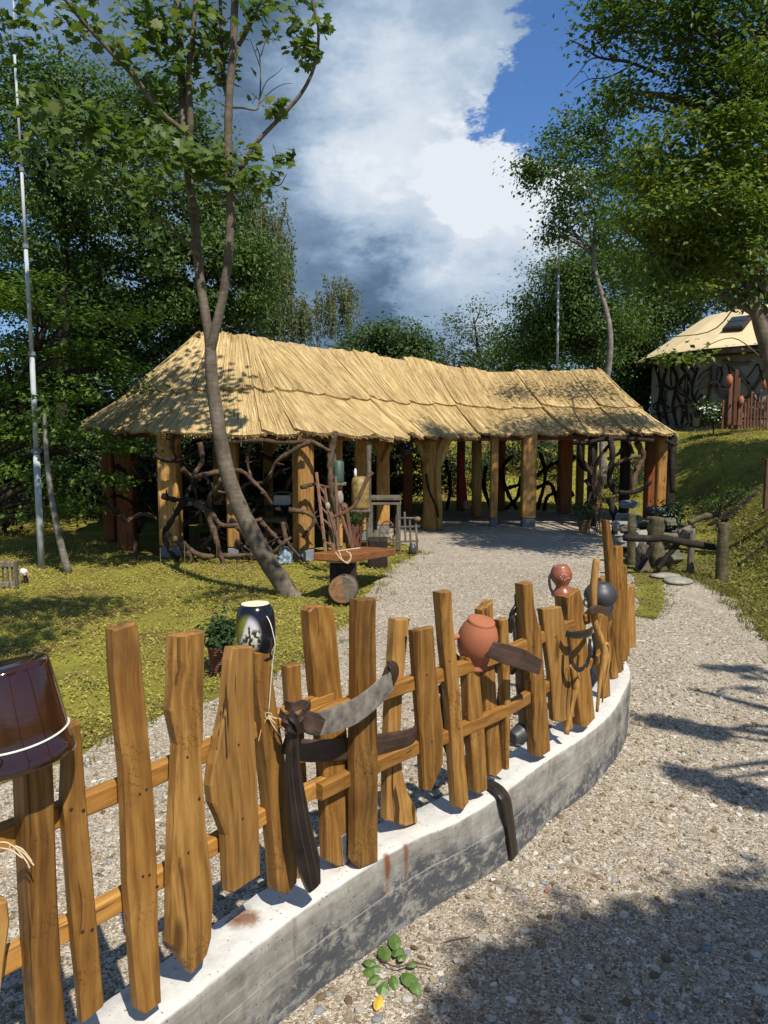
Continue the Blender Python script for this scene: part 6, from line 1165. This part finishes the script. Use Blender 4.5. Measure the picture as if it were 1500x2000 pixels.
jar('mossy_cask', 'mossy yellow green cask under the dark table', 738, 1065, 28, 30, 11.4, 'rock_moss', 'cask')

# inside the near wing
ct = thing('dark_counter', 'long black counter inside the near wing of the pavilion', 'counter', (at(430, 1090, 12)[0], 12, 0))
a, b_ = at(352, 992, 11.9), at(512, 992, 11.9); mb = MB(); beam(mb, a, b_, .6, .05); mb.build('top', M['darkwood'], ct)
for px in (356, 432, 508): p = at(px, 995, 11.9); mb = MB(); beam(mb, (p[0], 11.9, 0), (p[0], 11.9, p[2] - .02), .07, .5, up=(0, 1, 0)); mb.build('leg', M['darkwood'], ct)
p0, p1 = at(368, 1030, 11.6), at(416, 1092, 11.6); mb = MB(); box(mb, ((p0[0] + p1[0]) / 2, 11.68, (p0[2] + p1[2]) / 2), (p1[0] - p0[0], .05, p0[2] - max(p1[2], .02))); mb.build('front_board', M['oldwood'], ct)
j0 = None
for i, px in enumerate(np.linspace(362, 402, 9)):
    p = at(px, 988, 11.75 + .06 * (i % 2))
    if j0 is None:
        k = 11.75 / FPX; mb = MB(); lathe(mb, [(2.2 * k, 0), (2.6 * k, 2 * k), (2.4 * k, 7 * k), (1 * k, 9 * k), (1.1 * k, 12 * k), (.0001, 12 * k)], 10, p); j0 = mb.build('small_bottle', M['white'], origin=p, smooth_=True); tag(j0, 'tiny pale bottle in the row on the dark counter', 'bottle', 'row of tiny bottles on the counter')
    else: o = j0.copy(); col.objects.link(o); o.matrix_basis = Matrix.Translation(p) @ Matrix.Scale(rng.uniform(.8, 1.15), 4)
wb = thing('work_bench', 'dark work bench with stacked logs behind the thick post', 'work bench', (at(545, 1080, 11.3)[0], 11.3, 0))
a, b_ = at(508, 993, 11.2), at(592, 990, 11.2); mb = MB(); beam(mb, a, b_, .5, .05); mb.build('top', M['darkwood'], wb)
for px in (512, 588): p = at(px, 995, 11.2); mb = MB(); beam(mb, (p[0], 11.2, 0), (p[0], 11.2, p[2]), .06, .06, up=(0, 1, 0)); mb.build('leg', M['darkwood'], wb)
a, b_ = at(508, 1060, 11.2), at(592, 1060, 11.2); mb = MB(); beam(mb, a, b_, .4, .04); mb.build('shelf', M['darkwood'], wb)
for pts, mt, lab in (([(505, 1012), (560, 1016)], 'greywood', 'pale split log uppermost in the work bench'), ([(512, 1046), (550, 1036)], 'oldwood', 'brown log lying in the middle of the work bench'), ([(500, 1052), (540, 1056)], 'twist', 'dark log lowest under the work bench top')):
    mb = MB(); tube(mb, [at(px, py, 11.1) for px, py in pts], .055, 9, lump=.08); tag(mb.build('log', M[mt], smooth_=True), lab, 'log')
p = at(552, 985, 11.2); bx = thing('white_box', 'white box with a pale green cloth cover on the work bench', 'box', p); mb = MB(); box(mb, p + np.array([0, 0, .07]), (.24, .22, .15)); mb.build('body', M['white'], bx)
mb = MB(); ribbon(mb, [p + np.array(q) for q in ((-.17, 0, .15), (-.05, 0, .19), (.08, 0, .185), (.2, 0, .15), (.28, 0, .17))], .26, (0, 1, 0), .012); mb.build('cover', M['green_lid'], bx)
p = gnd(556, 1102); mb = MB(); box(mb, p + np.array([0, .08, .11]), (.18, .14, .22), ch=.01); tag(mb.build('printed_tin', M['blue_print']), 'blue and white printed tin standing by the thick post', 'tin')
p = at(912, 990, 14.9); mb = MB(); lathe(mb, [(.09, 0), (.085, .01), (.02, .03), (.0001, .03)], 18, p + np.array([0, -.02, .05]), axes((0, -1, .2))); tag(mb.build('straw_hat', M['ochre']), 'small yellow straw disc hanging behind the log post', 'ornament')
mb = MB(); ribbon(mb, [at(902, 880, 16.5), at(903, 930, 16.4), at(905, 985, 16.4)], [.10, .13, .20], (1, 0, 0), .03); tag(mb.build('red_cloth', M['red_cloth']), 'red cloth hanging on a back post of the pavilion', 'cloth')
for px, lab in ((314, 'thin white stake in the shade at the dark end of the pavilion'), (362, 'thin white stake before the second near post'), (424, 'thin white stake left of the leaning maple trunk'), (491, 'thin white stake close right of the maple trunk'), (532, 'slanting thin stake behind the leaning maple trunk')):
    p = gnd(px, 1132 if px in (362, 491) else 1112); mb = MB(); tube(mb, [p, p + np.array([0 if px != 532 else -.08, 0, .42 if px != 314 else .28])], .0042, 6); tag(mb.build('garden_stake', M['handle']), lab, 'stake')
rd = thing('reed_bundle', 'bundle of thin dry reeds stood against the dark branches', 'reeds', gnd(1165, 1045))
mb = MB()
for k in range(16): tube(mb, [at(1172 + rng.normal(0, 4), 985 + rng.normal(0, 5), 13.0), at(1166 + rng.normal(0, 7) - (4 if k % 2 else 0), 905 + rng.uniform(0, 30), 13.0)], .006, 4)
for k in range(14): tube(mb, [at(1170 + rng.normal(0, 4), 985, 13.0), at(1168 + rng.normal(0, 7), 1045, 13.0)], .006, 4)
tag(mb.build('reeds', M['handle'], rd), kind='stuff')

# ------------------------------------------------------------------ masts
def mast(lab, pts, y, rs, mat='mast'):
    P_ = [at(px, py, y) for px, py in pts]; base = P_[-1].copy(); m_ = thing('mast', lab, 'mast', base)
    for i, (a, b_) in enumerate(zip(P_[:-1], P_[1:])):
        mb = MB(); tube(mb, [a, b_], rs[i], 10); mb.build('section', M[mat], m_, smooth_=True)
        if i: mb = MB(); d = (b_ - a) / np.linalg.norm(b_ - a); tube(mb, [a - d * .02, a + d * .03], rs[i] * 1.5, 10); mb.build('collar', M['concrete_foot'], m_)
mast('tall white sectional mast rising through the left hand trees', [(26, -20), (28, 100), (42, 330), (50, 480), (62, 690), (71, 880), (82, 1122)], 9.6, [.010, .015, .019, .025, .032, .042])
mast('thin grey mast standing up behind the ridge of the pavilion', [(1093, 390), (1091, 530), (1088, 735), (1087, 855)], 21.0, [.02, .032, .042])

# ------------------------------------------------------------------ left edge: slatted crate and figure
p = gnd(10, 1148); cr = thing('slatted_crate', 'weathered grey slatted crate at the far edge of the lawn', 'crate', p); k = p[1] / FPX
for px in (-30, 31): q = at(px, 1100, p[1]); mb = MB(); box(mb, (q[0], p[1], .15), (.03, .05, .31)); mb.build('upright', M['greywood'], cr)
for z in (.04, .27): a, b_ = at(-30, 1120, p[1]), at(31, 1120, p[1]); mb = MB(); beam(mb, (a[0], p[1], z), (b_[0], p[1], z), .03, .06); mb.build('rail', M['greywood'], cr)
for px in (-18, -6, 5, 14, 23): q = at(px, 1120, p[1]); mb = MB(); box(mb, (q[0], p[1] + .012, .155), (.022, .012, .19)); mb.build('slat', M['greywood'], cr)
p = gnd(50, 1139); gf = thing('garden_figure', 'small garden figure in a white top bending over near the mast foot', 'figure', p)
mb = MB(); tube(mb, spline([p + np.array(q) for q in ((0, 0, 0), (.005, 0, .06), (0, 0, .10))], 4), [.03, .026, .03], 8); mb.build('legs', M['black'], gf, smooth_=True)
mb = MB(); tube(mb, spline([p + np.array(q) for q in ((.01, 0, .10), (-.01, -.01, .135), (-.045, -.03, .15))], 4), [.035, .045, .03], 10); mb.build('top', M['white'], gf, smooth_=True)
mb = MB(); lathe(mb, [(.0001, -.022), (.016, -.015), (.022, 0), (.016, .015), (.0001, .022)], 10, p + np.array([-.075, -.04, .145])); mb.build('head', M['bark_dark'], gf, smooth_=True)
mb = MB(); tube(mb, spline([p + np.array(q) for q in ((.03, -.03, .14), (.05, -.04, .09), (.06, -.04, .05))], 4), [.012, .009, .007], 6); mb.build('arm', M['clay'], gf, smooth_=True)

# ------------------------------------------------------------------ right side: rustic barrier, stones, stumps
bar = thing('log_barrier', 'rough log barrier of posts and a dark rail across the end of the path', 'barrier', gnd(1380, 1134))
def vpost(px, y, w, top_py, mat, par, name='post', base=None):
    q = at(px, 1100, y); z = float(zat(q[0], y)) if base is None else base; t = at(px, top_py, y)
    mb = MB(); tube(mb, spline([(q[0], y, z - .1), (q[0] + rng.normal(0, .006), y, (z + t[2]) / 2), (q[0], y, t[2])], 4), [w * 1.08, w, w * .97], 12, lump=.05); return mb.build(name, M[mat], par, origin=(q[0], y, z), smooth_=True)
vpost(1411, 8.75, .068, 1021, 'moss_stump', bar); vpost(1349, 9.2, .042, 1032, 'greywood', bar)
pxtube([(1218, 1050), (1270, 1052), (1300, 1052), (1350, 1062), (1408, 1070)], 8.95, .045, 'rail', 'twist_dark', bar, 8); pxtube([(1325, 1042), (1350, 1032)], 9.2, .05, 'cross_piece', 'greywood', bar, 8)
pxtube([(1345, 1022), (1372, 1010), (1402, 1004)], 10.6, .045, 'pale_rail', 'moss_stump', bar, 8); pxtube([(1338, 1035), (1325, 1060), (1300, 1090), (1285, 1112)], 9.0, .035, 'brace', 'twist_dark', bar, 7); pxtube([(1275, 1060), (1262, 1090), (1248, 1112)], 9.2, .03, 'brace', 'twist_dark', bar, 7)
for px, py0, py1, y, w, mt, lab in ((1282, 1010, 1110, 9.6, .10, 'moss_stump', 'thick mossy stump with a broad foot behind the dark rail'), (1234, 1000, 1110, 9.8, .055, 'moss_stump', 'slim mossy stump left of the thick one'), (1255, 1062, 1112, 9.4, .07, 'greywood', 'short grey stump low beside the slim one')):
    P_ = [at(px + rng.normal(0, 2), py, y) for py in np.linspace(py1 + 4, py0, 5)]; mb = MB(); tube(mb, spline(P_, 4), [w * 1.6, w * 1.15, w, w * 1.05, w * .9], 11, lump=.12); tag(mb.build('stump', M[mt], smooth_=True), lab, 'stump')
def slab_rock(name, c, size, mat, label, group=None, kidx=0):
    a = rng.normal(0, .35); A = np.array([[math.cos(a), math.sin(a), 0], [-math.sin(a), math.cos(a), 0], [0, 0, 1]]); mb = MB(); box(mb, c, size, A, ch=min(size) * .3); V = mb.V[0]; V += rng.normal(0, .09, V.shape) * np.array(size)
    return tag(mb.build(name, M[mat]), label, 'rock', group)
hx = lambda px, y: at(px, 1000, y)[0]
for i in range(34):                                   # a loose heap, highest at the back
    y = rng.uniform(10.0, 12.6); px = rng.uniform(1208, 1345); lv = rng.integers(0, 1 + int((y - 9.6) / .75)); s = rng.uniform(.14, .26); x = hx(px, y)
    slab_rock('rock', (x, y, .07 + .14 * lv), (s * 1.3, s, s * .62), ['rock_moss', 'rock_grey', 'rock_moss', 'rock_grey', 'darkwood'][i % 5], 'dark mossy stone in the shaded heap behind the barrier', 'stones of the shaded heap')
for px, py, r, y, mt, lab in [(1226, 985, 15, 12.3, 'rock_grey', 'stone with a pale top highest in the shaded heap'), (1280, 1000, 17, 12, 'iron_pot', 'black smooth stone at the back of the shaded heap'), (1262, 1048, 20, 10.6, 'rock_slab', 'pale slab low in front of the shaded heap'), (1300, 1020, 20, 11.4, 'rock_moss', 'sloping pale green stone behind the dark rail'), (1310, 1092, 20, 9.6, 'rock_moss', 'mossy stone under the dark rail')]:
    s = r / FPX * y; slab_rock('rock', at(px, py, y), (s * 2.2, s * 1.6, s * .9), mt, lab)
for px, py, wx, lab in ((1300, 1124, 36, 'pale stone slab at the path end, farther one'), (1322, 1134, 40, 'pale stone slab at the path end, nearer one')):
    p = gnd(px, py, .03); mb = MB(); V = rock('stone_slab', p, wx / FPX * p[1], 'rock_slab', lab, 'slab', flat=.14)
p = gnd(1240, 1092, .03); rock('green_slab', p, .16, 'green_lid', 'pale green slab beside the last pickets', 'slab', flat=.3)
tree('dark_shrub', 'dark bluish shrub behind the rock heap', 'shrub', (at(1318, 1000, 11.5)[0], 11.5), crown_px(11.5, [(1318, 1002, 28, 22, 12)]), 'potplant', 'bark_dark', .055, 60, .22, .02)
tree('low_shrub', 'loose green shrub low on the grassy bank beside a fallen log', 'shrub', (at(1400, 985, 13)[0], 13), crown_px(13, [(1395, 980, 22, 10, 5), (1440, 958, 20, 9, 4)]), 'leaf_mid', 'bark_dark', .05, 36, .25, .02)
for pts, y, r, lab in (([(1412, 985), (1450, 950), (1487, 928)], 13.3, .055, 'dark fallen log lying up the grassy bank'), ([(1385, 945), (1440, 930), (1470, 935)], 14.0, .035, 'thin dark branch fallen on the bank above the log'), ([(1445, 1060), (1470, 1062), (1500, 1072)], 9.4, .03, 'short dark branch lying on the bank by the barrier')):
    P_ = [];
    for px, py in pts: q = at(px, py, y); q[2] = float(zat(q[0], q[1])) + r * .9; P_.append(q)
    mb = MB(); tube(mb, spline(P_, 5), r, 8, lump=.1); tag(mb.build('fallen_log' if r > .05 else 'fallen_branch', M['twist_dark'], smooth_=True), lab, 'log' if r > .05 else 'branch')
pq = at(1497, 960, 11.2); mb = MB(); box(mb, (pq[0], 11.2, float(zat(pq[0], 11.2)) + .35), (.07, .07, .9)); tag(mb.build('wooden_post', M['oldwood']), 'square brown post standing on the bank at the right edge', 'post')

# ------------------------------------------------------------------ round hut on the hill
hc = np.array([13.3, 25.0, 0]); hz = float(zat(10.5, 20.8)); hut = thing('round_hut', 'round hut on the hill with a cream cone roof and grey branch covered wall', 'hut', (hc[0], hc[1], hz))
RW, RE, ZE = 4.15, 4.6, 4.34
mb = MB(); lathe(mb, [(RW, hz - .4), (RW, hz + .5), (RW, ZE + .05), (.5, ZE + .05)], 40, hc); mb.build('wall', M['plaster'], hut)
mb = MB(); n = 20; rp_ = [(RE + .06, ZE - .02), (RE, ZE + .04), (2.75, ZE + 1.28), (2.6, ZE + 1.35), (.35, ZE + 1.86), (.0001, ZE + 1.9)]; lathe(mb, rp_, n, hc); mb.build('roof', M['cream'], hut)
mb = MB(); lathe(mb, [(RE + .02, ZE - .06), (RE + .03, ZE - .20), (RE - .05, ZE - .24), (RW + .02, ZE - .22), (RW + .01, ZE - .02)], 40, hc); mb.build('fascia', M['darkwood'], hut)
mb = MB(); lathe(mb, [(.55, ZE + 1.78), (.55, ZE + 2.0), (.4, ZE + 2.12), (.0001, ZE + 2.14)], 16, hc); mb.build('cap', M['cream'], hut)
def proj(P): d = P - EYE; z = d @ FW; return 750 + FPX * d[0] / z, 1000 - FPX * (d @ UP) / z
best = None
for ph in np.linspace(np.pi, 2 * np.pi, 120):
    for f in np.linspace(.05, .95, 30):
        r = RE + (2.75 - RE) * f; P_ = hc + np.array([math.cos(ph) * r, math.sin(ph) * r, ZE + .04 + 1.24 * f]); x_, y_ = proj(P_); e = (x_ - 1441) ** 2 + (y_ - 634) ** 2
        if best is None or e < best[0]: best = (e, ph, P_)
_, ph, P_ = best; out = np.array([math.cos(ph), math.sin(ph), 0]); sl_ = (out * (RE - 2.75) + np.array([0, 0, -1.24])); sl_ /= np.linalg.norm(sl_); tn = np.array([-math.sin(ph), math.cos(ph), 0]); nr_ = np.cross(tn, sl_); nr_ = nr_ if nr_[2] > 0 else -nr_
mb = MB(); box(mb, P_ + nr_ * .06, (.62, .74, .12), np.stack([tn, sl_, nr_]), ch=.02); skl = mb.build('skylight_frame', M['darkwood'], hut)
for s in (-1, 1): mb = MB(); box(mb, P_ + nr_ * .125 + sl_ * s * .17, (.50, .29, .02), np.stack([tn, sl_, nr_]), ch=.004); mb.build('pane', M['glass'], skl)
def wallpt(px, py, off=.06):
    d = ray(px, py); a = d[0] ** 2 + d[1] ** 2; bq = -2 * (d[0] * hc[0] + d[1] * hc[1]); cq = hc[0] ** 2 + hc[1] ** 2 - (RW + off) ** 2; disc = max(0, bq * bq - 4 * a * cq); t = (-bq - math.sqrt(disc)) / (2 * a); return EYE + d * t
for i, (pts, mt) in enumerate([([(1281, 715), (1290, 760), (1284, 800), (1292, 832)], 'twist_dark'), ([(1300, 720), (1292, 770), (1304, 830)], 'twist_dark'), ([(1310, 715), (1322, 740), (1314, 790), (1322, 835)], 'twist_dark'), ([(1330, 716), (1345, 740), (1340, 780), (1330, 830)], 'twist_dark'), ([(1362, 718), (1350, 760), (1362, 800), (1372, 830)], 'twist_dark'), ([(1365, 757), (1400, 745), (1410, 760), (1432, 755), (1452, 735)], 'greywood'), ([(1322, 750), (1340, 775), (1358, 800), (1372, 790)], 'twist'), ([(1388, 720), (1385, 760), (1375, 800), (1368, 832)], 'twist'), ([(1400, 715), (1398, 760), (1412, 775), (1424, 762)], 'greywood'), ([(1440, 722), (1455, 745), (1475, 775), (1490, 800)], 'greywood'), ([(1460, 775), (1480, 745), (1490, 722)], 'twist'), ([(1362, 812), (1380, 822), (1392, 830)], 'greywood'), ([(1411, 705), (1440, 711), (1466, 707)], 'greywood'), ([(1340, 730), (1318, 760), (1330, 790), (1350, 832)], 'twist_dark'), ([(1290, 745), (1310, 760), (1330, 745)], 'twist_dark'), ([(1330, 800), (1330, 834)], 'greywood'), ([(1346, 806), (1348, 834)], 'greywood')]):
    mb = MB(); P_ = spline([wallpt(*q) for q in pts], 5); tube(mb, P_, .045, 6, lump=.15); mb.build('branch', M[mt], hut, smooth_=True)
for k in range(46):
    x0 = rng.uniform(1272, 1500); y0 = rng.uniform(725, 825); a0 = rng.choice([-1.57, 1.57]) + rng.normal(0, .5); pts = [(x0, y0)]
    for s_ in range(3): a0 += rng.normal(0, .5); x0 += 17 * math.cos(a0); y0 += 17 * math.sin(a0); pts.append((min(max(x0, 1270), 1510), min(max(y0, 712), 834)))
    mb = MB(); P_ = spline([wallpt(*q, rng.uniform(.05, .12)) for q in pts], 4); tube(mb, P_, rng.uniform(.018, .034), 5, lump=.15); mb.build('branch', M['twist_dark' if k % 4 else 'greywood'], hut, smooth_=True)
hf = thing('red_fence', 'short red brown picket fence in front of the round hut', 'fence', (at(1450, 830, 19.6)[0], 19.6, hz))
for px, tp in zip(np.linspace(1413, 1512, 17), [782, 772, 790, 776, 768, 780, 772, 786, 778, 765, 782, 770, 776, 785, 772, 780, 776]):
    if abs(px - 1432) < 3 or abs(px - 1441) < 3: tp = 738
    q, b0 = at(px, tp, 19.6), at(px, 831, 19.6); mb = MB(); box(mb, (q[0], 19.6, (q[2] + b0[2]) / 2 - .05), (rng.uniform(.042, .058), .03, q[2] - b0[2] + .1), ch=.008); mb.build('picket', M['redpicket'], hf, origin=(q[0], 19.6, b0[2]))
for px, tp in ((1428, 738), (1439, 722), (1446, 775)): q, b0 = at(px, tp, 19.5), at(px, 831, 19.5); mb = MB(); box(mb, (q[0], 19.5, (q[2] + b0[2]) / 2), (.10, .05, q[2] - b0[2]), ch=.01); mb.build('tall_picket', M['redpicket'], hf, origin=(q[0], 19.5, b0[2]))
for py in (788, 818): mb = MB(); beam(mb, at(1408, py, 19.66), at(1520, py, 19.66), .03, .05); mb.build('rail', M['darkwood'], hf)
for px, py, s, lab in ((1424, 752, 1.0, 'orange clay jug tipped on a tall red picket by the hut'), (1447, 790, .8, 'small clay pot on the short red picket by the hut'), (1495, 762, 1.0, 'clay pot on a red picket at the right edge by the hut')): jar('clay_jug', lab, px, py, 13 * s, 20 * s, 19.45, 'clay', 'jug')
tree('white_flowers', 'bush with white blooms beside the red fence at the hut', 'flowers', (at(1396, 825, 20)[0], 20), crown_px(20, [(1397, 806, 20, 18, 10), (1380, 800, 10, 10, 3)]), 'leaf_mid', 'bark_dark', .11, 40, .25, .02)
ob = bpy.data.objects['white_flowers']; mb = MB(); clump_leaves(np.array([at(px, py, 19.7) for px, py in ((1390, 795), (1400, 800), (1383, 803), (1408, 797), (1395, 812), (1378, 795))]), 9, .14, .09, .8, mb=mb); tag(mb.build('blossoms', M['petal'], ob), kind='stuff')
